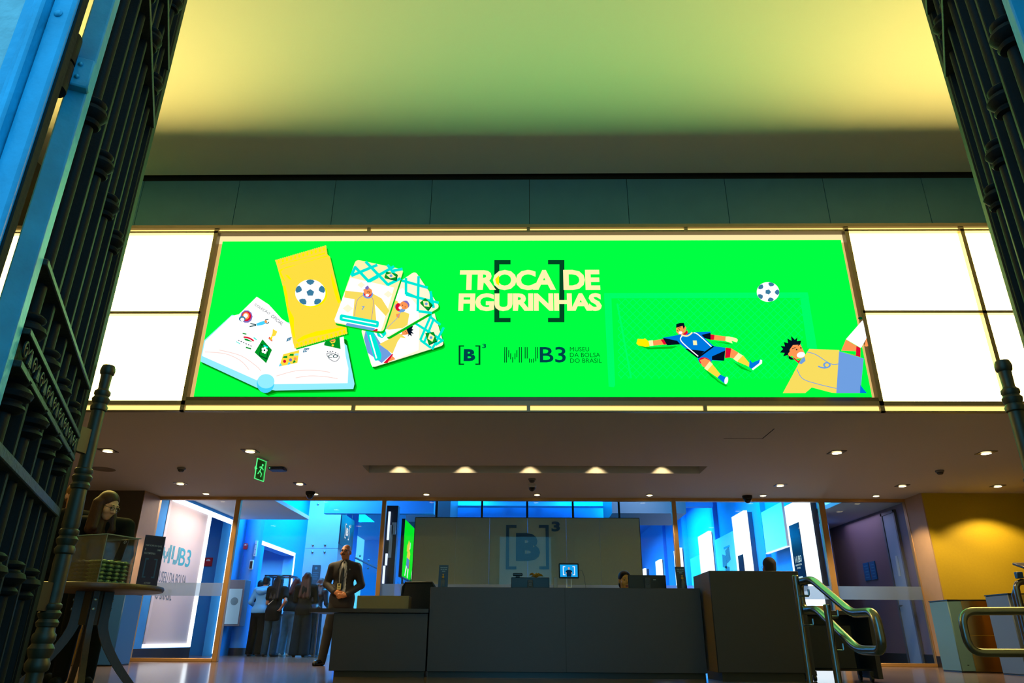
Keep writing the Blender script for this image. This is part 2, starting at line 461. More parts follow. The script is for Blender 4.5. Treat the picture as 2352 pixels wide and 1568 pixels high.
fr.box(-7, 7, f0, YF+.028, CH-.0, Z1).box(-7, 7, YF+.028, YF+.1, CH+.01, Z1).box(-7, 7, f0, YF+.1, Z2, Z3).box(-7, -3.94, f0, YF+.1, ZM-.018, ZM+.018).box(4.075, 7, f0, YF+.1, ZM-.018, ZM+.018)
fr.box(-7, 7, f0, YF+.1, Z4, Z5).box(-7, 7, f0-.01, YW, Z6, Z7)
for x in x_m: fr.box(x-.025, x+.025, f0, YF+.1, CH, Z7)
fr.build('metal_frame', m_alu, S)
bot = MB().box(-3.92, 4.05, f0+.005, YF+.1, Z3, zf(912.5)).build('lower_rail', mat('dark_metal_rail', (92, 84, 74), .35, metal=.7), S)
for a, c in zip(x_m, x_m[1:]):
    if a < -3.9 < c - .1 or (a > -4 and c < 4.2): continue
    MB().box(a+.025, c-.025, pz, pz+.02, Z3, ZM-.018).build('light_panel', m_panel, S)
    MB().box(a+.025, c-.025, pz, pz+.02, ZM+.018, Z4).build('light_panel', m_panel, S)
for row, (za, zb, xs) in enumerate(((Z1, Z2, [-7, -5.5, -3.94, -1.96, .055, 2.07, 4.08, 7]), (Z5, Z6, [-7, -5.4, -3.94, -1.98, .06, 2.06, 4.08, 5.52, 7]))):
    for a, c in zip(xs, xs[1:]):
        MB().box(a+.02, c-.02, pz-.03, pz, za, zb).build('light_strip', m_strip, S)
        if -3.9 < a < 4: MB().box(a-.02, a+.02, f0, pz, za, zb).build('strip_divider', m_alu, S)
# amber light leaking round the screen
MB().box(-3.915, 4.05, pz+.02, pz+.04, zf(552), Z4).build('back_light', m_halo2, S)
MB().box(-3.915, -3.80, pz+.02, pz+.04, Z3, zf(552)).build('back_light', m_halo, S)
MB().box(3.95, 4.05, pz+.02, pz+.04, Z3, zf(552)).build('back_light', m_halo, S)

# ------------------------------------------------------------------ LED screen with its picture
SCR = thing('led_screen', (.07, YF, 2.97), 'huge wide green screen showing TROCA DE FIGURINHAS and cartoon footballers', 'screen')
sx0, sx1, sz0, sz1 = -3.838, 3.988, zf(911), zf(552.5)
G = emit('screen_green', (0.0, 1.0, .042), 1.3, linear=True)
MB().box(sx0, sx1, YF+.004, YF+.075, sz0, sz1).build('screen_case', m_dark, SCR)
MB().box(sx0, sx1, YF, YF+.003, sz0, sz1).build('display', G, SCR)
lamp('screen_fill_lamp', 'AREA', (.07, YF-.012, (sz0+sz1)/2), 150, (.33, 1.0, .36), SCR, shape='RECTANGLE', size=sx1-sx0, size_y=sz1-sz0, rot=(-PI/2, 0, 0))  # added lamp at the screen face, lifts its light on the ceiling
def pic(name, c, s=1.0): return emit('pic_'+name, c, s, sample=False)
PIC = {'white': emit('pic_white', (255,255,255), 1.15), 'cream': pic('cream', (255,246,178), 1.0), 'yellow': pic('yellow', (255,224,66)), 'gold': pic('gold', (255,242,0)),
 'aqua': pic('aqua', (150,240,255)), 'cyan': pic('cyan', (0,236,216)), 'sky': pic('sky', (72,214,255)), 'navy': pic('navy', (0,66,72)), 'ink': pic('ink', (0,70,34)),
 'blue': pic('blue', (0,120,225)), 'lilac': pic('lilac', (112,160,226)), 'skin': pic('skin', (255,152,84)), 'red': pic('red', (228,10,50)), 'black': pic('black', (4,16,34)),
 'green': pic('green', (0,150,40)), 'shade': pic('shade', (0,120,14)), 'net': pic('net', (0,255,104), 1.0), 'ball': pic('ball', (60,125,160)), 'mauve': pic('mauve', (128,110,190)),
 'text': pic('text', (60,70,84)), 'line': pic('line', (250,214,204)), 'cardy': pic('cardy', (255,250,214)), 'jersey': pic('jersey', (250,222,96)), 'shade2': pic('shade2', (0,190,30))}
_ly = [0]
def P3(x, y): 
    p = at(x, y, Y=YF); return Vector((min(max(p.x, sx0), sx1), YF - .001 - _ly[0]*.00025, min(max(p.z, sz0), sz1)))
ART = {}
def art(part, c, pts):
    """one flat shape of the picture, photo coordinates, each on its own thin layer"""
    _ly[0] += 1
    mb, used = ART.setdefault(part, (MB(), []))
    if c not in used: used.append(c)
    mb.mat(used.index(c))
    P = [P3(*p) for p in pts]
    ar = sum(P[i].x*P[(i+1) % len(P)].z - P[(i+1) % len(P)].x*P[i].z for i in range(len(P)))
    mb.poly(P if ar > 0 else P[::-1])
def crop(x0, y0, k): return lambda *q: [(x0 + x/k, y0 + y/k) for x, y in q]
A = crop(430, 500, 3.408); Cc = crop(1360, 540, 3.36); E5 = crop(640, 560, 5.2275); F6 = crop(440, 660, 5.88); B4 = crop(1000, 540, 4.356)
def circ(cx, cy, rx, ry=None, n=28, a0=0.0, a1=360.0, rot=0.0):
    ry = ry or rx; r = []
    for i in range(n if a1-a0 >= 360 else n+1):
        t = math.radians(a0 + (a1-a0)*i/n); x, y = rx*math.cos(t), ry*math.sin(t); c, s2 = math.cos(rot), math.sin(rot)
        r.append((cx + x*c - y*s2, cy + x*s2 + y*c))
    return r
def stroke(part, c, pts, w):
    for a, d in zip(pts, pts[1:]):
        dx, dy = d[0]-a[0], d[1]-a[1]; L = math.hypot(dx, dy) or 1; nx, ny = -dy/L*w/2, dx/L*w/2
        art(part, c, [(a[0]+nx, a[1]+ny), (d[0]+nx, d[1]+ny), (d[0]-nx, d[1]-ny), (a[0]-nx, a[1]-ny)])
def curve(pts, n=6):
    """smooth line through the points"""
    r = []
    for i in range(len(pts)-1):
        p0 = pts[max(i-1, 0)]; p1 = pts[i]; p2 = pts[i+1]; p3 = pts[min(i+2, len(pts)-1)]
        for k in range(n):
            t = k/n
            r.append(tuple(.5*((2*p1[j]) + (-p0[j]+p2[j])*t + (2*p0[j]-5*p1[j]+4*p2[j]-p3[j])*t*t + (-p0[j]+3*p1[j]-3*p2[j]+p3[j])*t**3) for j in (0, 1)))
    return r + [pts[-1]]
def arttext(part, c, s, x0, y0, x1, y1, bold=0.0, rot=None, space=1.0):
    """letters between photo pixels (x0, y0) lower left and (x1, y1) upper right"""
    _ly[0] += 1
    mb, used = ART.setdefault(part, (MB(), []))
    if c not in used: used.append(c)
    mb.mat(used.index(c)); a = P3(x0, y0); d = P3(x1, y1)
    text(mb, s, a, (1,0,0), (0,0,1), d.x-a.x, d.z-a.z, bold, space=space)
def textdir(part, c, s, a, bq, hpx, bold=0.0):
    """letters along a slanted base line"""
    _ly[0] += 1
    mb, used = ART.setdefault(part, (MB(), []))
    if c not in used: used.append(c)
    mb.mat(used.index(c)); p, q = P3(*a), P3(*bq); u = (q-p); w = u.length; u.normalize(); v = Vector((-u.z, 0, u.x))
    h = (P3(a[0], a[1]-hpx)-p).length
    text(mb, s, p, u, v, w, h, bold)
def off(pts, dx, dy): return [(x+dx, y+dy) for x, y in pts]

# open sticker album
cover = A((105,1075), (130,960), (300,800), (375,755), (1240,940), (1312,1300), (1300,1340), (690,1352), (620,1372), (545,1330), (105,1125))
art('picture_album', 'shade2', off(cover, 5, 7)); art('picture_album', 'shade', off(cover, 2.5, 4)); art('picture_album', 'aqua', A((105,1075), (130,960), (350,760), (1100,860), (1250,1000), (1310,1300), (1300,1340), (690,1352), (545,1330), (105,1125)))
left = A((118,1070), (140,965), (345,770), (405,755), (545,618), (640,680)) + A((740,790), (800,830), (900,1000)) + A((620,1290), (560,1278), (118,1082))
art('picture_album', 'white', left)
art('picture_album', 'white', A((800,830), (1225,930), (1240,1080), (1262,1180), (1256,1294), (690,1302), (620,1290), (640,1000)))
art('picture_album', 'aqua', A((1262,1190), (1272,1180), (1285,1180), (1309,1296), (1256,1296)))
for q in ([(140,1050), (300,1065), (420,1120), (485,1190)], [(250,1035), (420,1080), (540,1160), (578,1200)], [(700,1240), (850,1200), (1000,1195), (1120,1212)], [(850,1255), (960,1240), (1080,1246), (1180,1262)]):
    stroke('picture_album', 'line', curve(A(*q), 4), 1.6)
sp = circ(*A((618,1300))[0], 20, 22)
art('picture_album', 'sky', [(x, y) for x, y in circ(*A((616,1300))[0], 20, 21.5)])
art('picture_album', 'aqua', circ(*A((620,1282))[0], 19.5, 16.5))
textdir('picture_album', 'text', 'COLEÇÃO', A((524,690))[0], A((640,765))[0], 7); textdir('picture_album', 'text', 'OFICIAL', A((655,778))[0], A((742,848))[0], 7)
for dx, dy, c, r in ((748,400,'mauve',14), (748,395,'red',11), (742,390,'skin',8), (738,388,'white',5)):
    x, y = F6((dx, dy))[0]; art('picture_album', c, circ(x, y, r, r*1.05, 10))
art('picture_album', 'ball', circ(*F6((690,430))[0], 7.5, 6)); art('picture_album', 'white', circ(*F6((693,440))[0], 4.5, 4))
art('picture_album', 'sky', F6((880,495), (960,465), (1010,450), (1020,490), (960,515), (890,525)))
stroke('picture_album', 'navy', F6((880,510), (800,495)), 2.2); stroke('picture_album', 'navy', F6((880,520), (790,535)), 2.2)
stroke('picture_album', 'navy', curve(F6((1000,450), (1015,440), (1045,440)), 3), 2); stroke('picture_album', 'navy', curve(F6((1015,490), (1040,490), (1052,475)), 3), 2)
art('picture_album', 'skin', circ(*F6((1010,470))[0], 3.2))
# trophy, stadium and ball stickers
art('picture_album', 'yellow', F6((1105,570), (1165,605), (1140,660), (1105,672), (1085,660), (1100,630))); art('picture_album', 'gold', F6((1085,665), (1105,675), (1085,720), (1065,700)))
art('picture_album', 'red', F6((1055,675), (1100,715), (1095,742), (1047,700))); art('picture_album', 'yellow', F6((1063,688), (1092,714), (1088,726), (1058,700)))
art('picture_album', 'green', curve(F6((718,700), (760,705), (830,742)), 4) + curve(F6((830,742), (780,735), (730,720)), 4))
stroke('picture_album', 'red', curve(F6((712,680), (760,685), (810,705), (850,735)), 4), 3.6)
for k in range(6): stroke('picture_album', 'text', F6((640+33*k, 722+15*k), (658+33*k, 730+15*k)), 1.8)
stroke('picture_album', 'green', F6((700,632), (752,642)), 2.4); stroke('picture_album', 'cyan', F6((850,688), (888,718)), 2.2); stroke('picture_album', 'green', F6((745,820), (815,840)), 3); stroke('picture_album', 'cyan', F6((615,742), (668,774)), 1.6)
art('picture_album', 'green', F6((968,712), (1096,855), (1018,1033), (863,888)))
art('picture_album', 'ink', F6((950,770), (1055,830), (1030,985), (922,935)))
art('picture_album', 'green', F6((958,790), (1045,835), (1022,965), (932,925)))
art('picture_album', 'cyan', F6((985,785), (1045,815), (1040,835), (980,805)))
for k in range(5): art('picture_album', 'white', circ(F6((996,860))[0][0] + 4*math.cos(k*1.257), F6((996,860))[0][1] + 5*math.sin(k*1.257), 3.2, 3.2, 10))
art('picture_album', 'black', circ(*F6((996,860))[0], 2.2, 2.2, 8))
# right page
art('picture_album', 'ball', F6((1310,695), (1365,682), (1350,722), (1288,746))); arttext('picture_album', 'white', '11', *F6((1318,728))[0], *F6((1345,698))[0])
art('picture_album', 'ball', F6((1530,836), (1605,830), (1572,878), (1512,893))); arttext('picture_album', 'white', '14', *F6((1535,878))[0], *F6((1582,846))[0], .02)
art('picture_album', 'yellow', F6((1250,915), (1466,858), (1440,1030), (1195,1080)))
for x, y, c in ((1275,955,'green'), (1360,925,'green'), (1425,920,'aqua')): art('picture_album', c, F6((x-32,y+10), (x-18,y-14), (x+30,y-18), (x+28,y+12)))
for x, y, c in ((1268,1010,'red'), (1348,990,'mauve'), (1410,975,'skin')): art('picture_album', c, circ(*F6((x,y))[0], 3.6, 3.6, 10))
for x, y, c in ((1330,1040,'sky'), (1400,1015,'green'), (1215,1060,'sky')): art('picture_album', c, F6((x-25,y+20), (x-5,y-25), (x+22,y+5)))
art('picture_album', 'green', F6((1805,760), (1850,715), (2008,690), (2022,845), (1915,820), (1800,795)))
art('picture_album', 'skin', circ(*F6((1915,715))[0], 6, 4.5)); art('picture_album', 'yellow', F6((1870,735), (1915,755), (1955,725), (1945,760), (1900,770)))
art('picture_album', 'yellow', circ(*F6((1917,796))[0], 2.6))
shield = curve(F6((1840,905), (1880,898), (1920,905), (1965,925), (2003,945), (1995,985), (1945,1015), (1880,985), (1845,940), (1840,905)), 4)
stroke('picture_album', 'text', shield, 1.2)
arttext('picture_album', 'navy', 'CO', *F6((1856,970))[0], *F6((1990,922))[0], .02)
for x, y in ((1850,884), (1885,882), (1920,882), (1958,900), (1990,918)): art('picture_album', 'text', circ(*F6((x,y))[0], 1.4, 1.4, 6))

# sticker packet
pack = A((700,352), (1095,240), (1105,300), (1125,320), (1215,690), (1255,880), (1258,915), (850,1030), (838,990), (760,560), (715,400))
art('picture_packet', 'shade2', off(pack, 4, 4)); art('picture_packet', 'yellow', pack)
for i in range(24):
    t = i/23; x, y = A((706 + 384*t, 350 - 108*t))[0]; art('picture_packet', 'yellow', circ(x, y, 2.6, 2.6, 8))
    x, y = A((856 + 398*t, 1026 - 110*t))[0]; art('picture_packet', 'yellow', circ(x, y, 2.8, 2.8, 8))
for i in range(12):
    t = i/11
    art('picture_packet', 'gold', circ(*A((728 + 352*t, 362 - 97*t))[0], 2.6, 4.2, 10)); art('picture_packet', 'gold', circ(*A((872 + 368*t, 1010 - 101*t))[0], 3.0, 4.2, 10))
for q in ([(722,400), (760,375), (860,358), (1090,290), (1092,302), (1000,325), (915,340), (860,350), (770,380)], [(725,430), (800,400), (880,385), (1110,312), (1112,322), (1000,352), (860,392), (770,418), (745,440), (785,525), (760,500), (735,455)],
          [(760,548), (780,550), (798,620), (805,720), (848,800), (848,880), (862,962), (845,950), (815,830)], [(868,975), (920,940), (1020,905), (1180,880), (1245,865), (1250,885), (1100,925), (960,955), (880,990)],
          [(1138,455), (1165,520), (1210,672), (1192,690), (1172,640), (1150,560), (1135,490)], [(775,462), (805,470), (832,505), (810,500)]):
    art('picture_packet', 'gold', A(*q))
def football(part, cx, cy, r, rot=0.0, col='ball', sq=.95):
    art(part, 'white', circ(cx, cy, r, r*sq, 32))
    art(part, col, [(cx + .27*r*math.cos(rot+PI/2+k*2*PI/5+PI), cy + .27*r*sq*math.sin(rot+PI/2+k*2*PI/5+PI)) for k in range(5)])
    for k in range(5):
        a = rot + PI/2 + PI + k*2*PI/5; px_, py_ = cx + .80*r*math.cos(a), cy + .80*r*sq*math.sin(a)
        q = []
        for da, rr in ((-.32, .90), (-.17, .985), (0, 1.0), (.17, .985), (.32, .90), (.26, .70), (0, .58), (-.26, .70)):
            q.append((cx + rr*r*math.cos(a+da), cy + rr*r*sq*math.sin(a+da)))
        art(part, col, q)
art('picture_packet', 'gold', circ(*E5((412,628))[0], 36, 31))
football('picture_packet', *E5((398,615))[0], 34.6, 0.0, 'ball', .88)

# three trading cards
def rounded(pts, r):
    out = []; n = len(pts)
    for i in range(n):
        p0, p1, p2 = pts[i-1], pts[i], pts[(i+1) % n]
        d1 = math.hypot(p0[0]-p1[0], p0[1]-p1[1]); d2 = math.hypot(p2[0]-p1[0], p2[1]-p1[1])
        a = (p1[0]+(p0[0]-p1[0])*r/d1, p1[1]+(p0[1]-p1[1])*r/d1); c = (p1[0]+(p2[0]-p1[0])*r/d2, p1[1]+(p2[1]-p1[1])*r/d2)
        for k in range(5):
            t = k/4; out.append(((1-t)**2*a[0]+2*t*(1-t)*p1[0]+t*t*c[0], (1-t)**2*a[1]+2*t*(1-t)*p1[1]+t*t*c[1]))
    return out
c3 = rounded(E5((1000,1050), (1870,830), (1995,1240), (1135,1510)), 9)
c2 = rounded(E5((1180,680), (1650,360), (1945,790), (1300,1165)), 9)
c1 = rounded(E5((945,225), (1515,345), (1270,1090), (680,980)), 9)
SH = (2.0, 5.0)
def lattice(a, u, v, n, m, w=4.2):
    pass
art('picture_cards', 'shade2', off(c3, 4, 7)); art('picture_cards', 'shade', off(c3, 2, 4)); art('picture_cards', 'cardy', c3)
art('picture_cards', 'white', E5((1060,1100), (1500,1000), (1700,960), (1690,1300), (1420,1412), (1140,1500), (1090,1330)))
for q in ([(1840,880), (1710,1180)], [(1870,930), (1760,1200)], [(1990,1030), (1850,1290)], [(1650,980), (1980,1190)], [(1710,1180), (1840,1275)], [(1800,880), (1950,1000)], [(1890,1240), (1985,1180)]): stroke('picture_cards', 'cyan', E5(*q), 5.5)
art('picture_cards', 'lilac', E5((1040,1160), (1060,1060), (1150,1080), (1230,1210), (1370,1350), (1250,1455), (1080,1330)))
art('picture_cards', 'jersey', E5((1220,1230), (1470,1100), (1540,1160), (1475,1150), (1440,1200), (1380,1345)))
art('picture_cards', 'red', E5((1370,1350), (1390,1350), (1320,1455), (1270,1455))); art('picture_cards', 'skin', E5((1380,1370), (1415,1410), (1320,1445)))
art('picture_cards', 'cyan', rounded(E5((1060,1060), (1150,1080), (1250,1360), (1240,1420), (1170,1430)), 3)); stroke('picture_cards', 'white', E5((1110,1120), (1190,1400)), 3)
art('picture_cards', 'skin', E5((1465,1100), (1540,1045), (1575,1050), (1570,1110), (1535,1120), (1490,1120)))
hair = [(1540,1040), (1590,1020), (1625,1012), (1610,1050), (1632,1060), (1605,1075), (1634,1110), (1600,1100), (1612,1138), (1580,1118), (1560,1146), (1570,1110)]
art('picture_cards', 'black', E5(*hair)); art('picture_cards', 'white', circ(*E5((1480,1098))[0], 2.6)); art('picture_cards', 'black', circ(*E5((1532,1080))[0], 1.0, 1.0, 6)); art('picture_cards', 'black', circ(*E5((1545,1098))[0], 1.0, 1.0, 6))
def flag(q, c):
    art('picture_cards', 'ink', off(E5(*q), 1.2, 2)); art('picture_cards', 'green', E5(*q))
    m = [((q[i][0]+q[(i+1) % 4][0])/2, (q[i][1]+q[(i+1) % 4][1])/2) for i in range(4)]; cx = sum(p[0] for p in q)/4; cy = sum(p[1] for p in q)/4
    art('picture_cards', 'cream', E5(*[(cx+(a-cx)*.86, cy+(d-cy)*.86) for a, d in m])); art('picture_cards', 'lilac', circ(*E5((cx, cy))[0], 3.2))
flag([(1770,1100), (1870,1085), (1905,1190), (1810,1235)], 0)
art('picture_cards', 'shade2', off(c2, 4, 4)); art('picture_cards', 'cardy', c2)
art('picture_cards', 'white', E5((1300,700), (1500,560), (1680,780), (1700,930), (1560,1000), (1330,1130), (1260,1000)))
for q in ([(1540,440), (1540,640)], [(1690,420), (1680,840)], [(1840,640), (1835,790)], [(1480,470), (1800,560)], [(1540,640), (1930,740)], [(1690,840), (1850,860)], [(1830,600), (1870,800)], [(1540,620), (1700,690)]): stroke('picture_cards', 'cyan', E5(*q), 6)
art('picture_cards', 'jersey', E5((1390,700), (1440,720), (1500,840), (1580,870), (1560,1000), (1500,1040), (1340,1060), (1290,1050), (1320,940), (1380,780)))
art('picture_cards', 'lilac', circ(*E5((1470,800))[0], 13, 9, 20, rot=.5)); art('picture_cards', 'red', circ(*E5((1450,790))[0], 7, 9, 16)); art('picture_cards', 'skin', circ(*E5((1520,770))[0], 10.5, 9.5, 18)); art('picture_cards', 'mauve', curve(E5((1500,720), (1550,715), (1582,760), (1570,800)), 3) + curve(E5((1570,800), (1555,750), (1500,720)), 3))
art('picture_cards', 'white', circ(*E5((1472,800))[0], 3.6)); art('picture_cards', 'black', circ(*E5((1500,770))[0], 1.1, 1.1, 6)); art('picture_cards', 'black', circ(*E5((1530,790))[0], 1.1, 1.1, 6))
art('picture_cards', 'skin', E5((1420,875), (1470,865), (1460,925), (1430,910))); stroke('picture_cards', 'lilac', E5((1480,850), (1430,930), (1295,1060)), 1.0)
arttext('picture_cards', 'lilac', '3', *E5((1318,940))[0], *E5((1345,900))[0], .02)
art('picture_cards', 'cyan', rounded(E5((1185,1085), (1290,1060), (1310,1110), (1260,1165), (1205,1140)), 3)); stroke('picture_cards', 'white', E5((1225,1095), (1260,1145)), 3)
flag([(1770,685), (1855,760), (1800,832), (1705,740)], 0)
art('picture_cards', 'shade2', off(c1, 2, 5)); art('picture_cards', 'cream', c1)
art('picture_cards', 'white', E5((880,440), (1100,490), (1400,560), (1270,1000), (1240,1080), (700,970), (690,940)))
for q in ([(930,310), (1100,490)], [(890,420), (1200,290)], [(1060,250), (1330,530)], [(1080,490), (1400,310)], [(1320,290), (1420,420)], [(1100,490), (1210,430)], [(1320,530), (1480,450)], [(1390,360), (1500,340)], [(890,420), (940,310)]): stroke('picture_cards', 'cyan', E5(*q), 6.5)
for x, y, r in ((1330,640,10), (850,810,12), (1010,530,9)): art('picture_cards', 'cardy', circ(*E5((x,y))[0], r, r*.8, 4))
art('picture_cards', 'jersey', E5((820,598), (1020,620), (1150,635), (1250,690), (1345,840), (1300,900), (1170,760), (1190,960), (910,905), (930,700), (805,680)))
stroke('picture_cards', 'mauve', curve(E5((1035,650), (960,720), (930,900)), 5), .9); stroke('picture_cards', 'mauve', curve(E5((1130,670), (1155,740), (1132,950)), 5), .9)
art('picture_cards', 'lilac', circ(*E5((1090,645))[0], 11.5, 9.5)); art('picture_cards', 'red', circ(*E5((1088,635))[0], 9, 8)); art('picture_cards', 'skin', circ(*E5((1090,610))[0], 9.5, 9)); art('picture_cards', 'skin', circ(*E5((1048,595))[0], 2.4))
art('picture_cards', 'mauve', E5((1060,585), (1058,560), (1092,538), (1105,570), (1085,590))); art('picture_cards', 'white', circ(*E5((1082,655))[0], 4.2, 3)); art('picture_cards', 'white', E5((1105,570), (1145,570), (1140,590)))
for x in (1090, 1110): art('picture_cards', 'black', circ(*E5((x,625))[0], 1.0, 1.0, 6)); stroke('picture_cards', 'black', E5((x-14,606), (x+10,616)), .8)
arttext('picture_cards', 'lilac', '7', *E5((1012,832))[0], *E5((1054,785))[0], .02)
art('picture_cards', 'cyan', rounded(E5((760,880), (1225,965), (1215,1045), (750,955)), 5)); stroke('picture_cards', 'white', E5((790,925), (1190,1000)), 2.6)
art('picture_cards', 'lilac', E5((840,985), (1175,1050), (1160,1082), (825,1018))); art('picture_cards', 'red', E5((1145,1080), (1190,1055), (1210,1060), (1200,1092)))
flag([(1310,375), (1440,405), (1425,478), (1285,445)], 0)

# title and marks
def bracket(part, c, x0, x1, y0, y1, t, right=False, th=None):
    th = th or t
    if right: x0, x1 = x1, x0; t = -t
    art(part, c, [(x0, y0), (x0+t, y0), (x0+t, y1), (x0, y1)]); art(part, c, [(x0+t, y0), (x1, y0), (x1, y0+th), (x0+t, y0+th)]); art(part, c, [(x0+t, y1-th), (x1, y1-th), (x1, y1), (x0+t, y1)])
bracket('picture_title', 'ink', 1136, 1173, 605.5, 747.5, 11.5, th=10); bracket('picture_title', 'ink', 1258, 1295.5, 605.5, 747.5, 11.5, True, th=10)
arttext('picture_title', 'cream', 'TROCA', 1056.5, 674.5, 1275.5, 628, .042, space=.92); arttext('picture_title', 'cream', 'DE', 1293.5, 674, 1375, 628, .042, space=.95)
arttext('picture_title', 'cream', 'FIGURINHAS', 1054, 722, 1379, 681, .042, space=.93)
art('picture_title', 'gold', [(1138,650), (1139,648), (1147,640), (1147,664), (1141,660)])
bracket('picture_logos', 'ink', 1055, 1067.5, 800, 844.5, 4.2, th=3); bracket('picture_logos', 'ink', 1093, 1104.5, 800, 844.5, 4.2, True, th=3)
arttext('picture_logos', 'navy', 'B', 1066, 836, 1093.5, 808.5, .05); arttext('picture_logos', 'navy', '3', 1108.5, 806.5, 1117.5, 796.5, .03)
_ly[0] += 1
mb, used = ART.setdefault('picture_museum_logo', (MB(), [])); used.append('ink'); mb.mat(0); a0 = P3(1158.5, 839.5); a1 = P3(1236, 804)
mu_bars(mb, a0, (1,0,0), (0,0,1), a1.x-a0.x, a1.z-a0.z)
arttext('picture_museum_logo', 'navy', 'B3', 1239.5, 839.5, 1298, 803.5, .012)
arttext('picture_museum_logo', 'ink', 'MUSEU', 1308, 814, 1351.5, 804); arttext('picture_museum_logo', 'ink', 'DA BOLSA', 1308, 827, 1376.5, 817); arttext('picture_museum_logo', 'ink', 'DO BRASIL', 1308.5, 840, 1380, 830)

# goal with net
for q in ([(95,515), (85,475), (1640,470), (1650,512)], [(85,475), (140,475), (170,1180), (160,1195), (120,1190)], [(1590,475), (1640,470), (1712,905), (1655,920)]): art('picture_goal', 'net', Cc(*q))
for i in range(26):
    x = 190 + i*58
    for s2 in (1, -1):
        a = (x, 520); k = 620
        x2 = x + s2*k; y2 = 520 + 610
        if x2 > 1600: t = (1600-x)/(x2-x); x2, y2 = 1600, 520 + 610*t
        if x2 < 190: t = (190-x)/(x2-x); x2, y2 = 190, 520 + 610*t
        if abs(x2-x) > 20: stroke('picture_goal', 'net', Cc((x, 520), (x2, y2)), 1.5)
for i in range(1, 11):
    y = 520 + i*58
    stroke('picture_goal', 'net', Cc((190, y), (190 + (1130-y), 1130)), 1.5); stroke('picture_goal', 'net', Cc((1600, y), (1600 - (1130-y), 1130)), 1.5)
stroke('picture_goal', 'net', Cc((185,560), (290,1130)), 4); stroke('picture_goal', 'net', Cc((1585,520), (1640,900)), 4)
# goalkeeper
K = 'picture_goalkeeper'
for q in ([(345,880), (440,895), (640,885), (660,880), (600,905), (420,910)], [(905,850), (1030,860), (1085,885), (1060,875)], [(830,1040), (950,1160), (1010,1195), (1030,1190), (900,1120)], [(1060,1000), (1190,1080), (1215,1085), (1130,1060)]): art(K, 'shade2', Cc(*q))
art(K, 'skin', Cc((440,845), (545,830), (565,872), (445,882))); art(K, 'red', Cc((515,835), (545,832), (565,872), (540,875)))
art(K, 'gold', Cc((330,865), (340,830), (385,832), (395,825), (425,850), (430,888), (400,892), (345,880))); art(K, 'cream', Cc((422,843), (455,840), (460,882), (432,886)))
art(K, 'skin', Cc((920,800), (1010,812), (1005,848), (920,838))); art(K, 'red', Cc((895,795), (925,800), (920,838), (895,838)))
art(K, 'cream', Cc((1010,812), (1035,812), (1090,825), (1103,838), (1095,858), (1055,845), (1062,865), (1040,858), (1008,848)))
art(K, 'blue', Cc((530,822), (640,802), (680,790), (760,780), (895,775), (895,838), (850,825), (920,885), (800,980), (700,900), (665,872), (565,880)))
art(K, 'black', Cc((530,822), (640,845), (665,872), (565,880))); art(K, 'black', Cc((825,800), (895,785), (895,838), (850,825))); art(K, 'black', Cc((700,905), (850,925), (800,965), (790,975)))
art(K, 'black', Cc((790,970), (910,885), (935,888), (930,915), (805,980))); art(K, 'blue', Cc((795,985), (815,970), (925,888), (1008,898), (998,998), (905,995), (895,1018), (815,1020)))
art(K, 'black', Cc((905,965), (1005,920), (998,998), (905,992)))
stroke(K, 'white', curve(Cc((680,805), (672,850), (800,965)), 6), 2.2); stroke(K, 'white', curve(Cc((765,785), (800,800), (900,892)), 6), 2.2)
arttext(K, 'cream', '1', *Cc((762,880))[0], *Cc((788,845))[0], .05)
art(K, 'red', Cc((1008,898), (1050,905), (1040,975), (1002,980))); art(K, 'skin', Cc((1050,905), (1110,940), (1080,985), (1040,975)))
art(K, 'cream', Cc((1105,938), (1140,960), (1100,1010), (1065,985))); art(K, 'yellow', Cc((1140,958), (1195,1025), (1185,1045), (1095,1005)))
art(K, 'red', circ(*Cc((850,1005))[0], 14, 9, 16, rot=.3)); art(K, 'skin', Cc((812,995), (850,980), (890,1000), (905,1025), (870,1062), (830,1040)))
art(K, 'cream', Cc((885,1005), (910,1025), (870,1078), (845,1058))); art(K, 'yellow', Cc((908,1028), (970,1105), (945,1128), (868,1075)))
art(K, 'blue', Cc((965,1105), (1018,1130), (1025,1165), (1005,1178), (945,1128))); art(K, 'white', circ(*Cc((1012,1150))[0], 4.2, 8.5, 16, rot=.2))
art(K, 'blue', Cc((1190,990), (1210,1015), (1275,988), (1285,1005), (1215,1068), (1185,1048))); art(K, 'white', Cc((1285,995), (1284,1020), (1215,1072), (1205,1062), (1262,1018), (1270,992)))
art(K, 'red', Cc((680,800), (715,765), (722,790), (690,812))); stroke(K, 'cream', curve(Cc((670,802), (715,812), (755,785)), 5), 3.4)
art(K, 'skin', Cc((632,745), (650,725), (690,725), (708,750), (700,775), (680,800), (650,800), (632,780))); art(K, 'black', Cc((630,750), (632,722), (660,712), (690,712), (698,740), (688,760), (680,735)))
art(K, 'white', circ(*Cc((664,787))[0], 4.4, 3)); art(K, 'black', circ(*Cc((655,765))[0], 1.1, 1.1, 6)); art(K, 'black', circ(*Cc((640,770))[0], 1.0, 1.0, 6)); stroke(K, 'black', Cc((645,755), (668,745)), 1.0); art(K, 'skin', circ(*Cc((700,752))[0], 2.4))
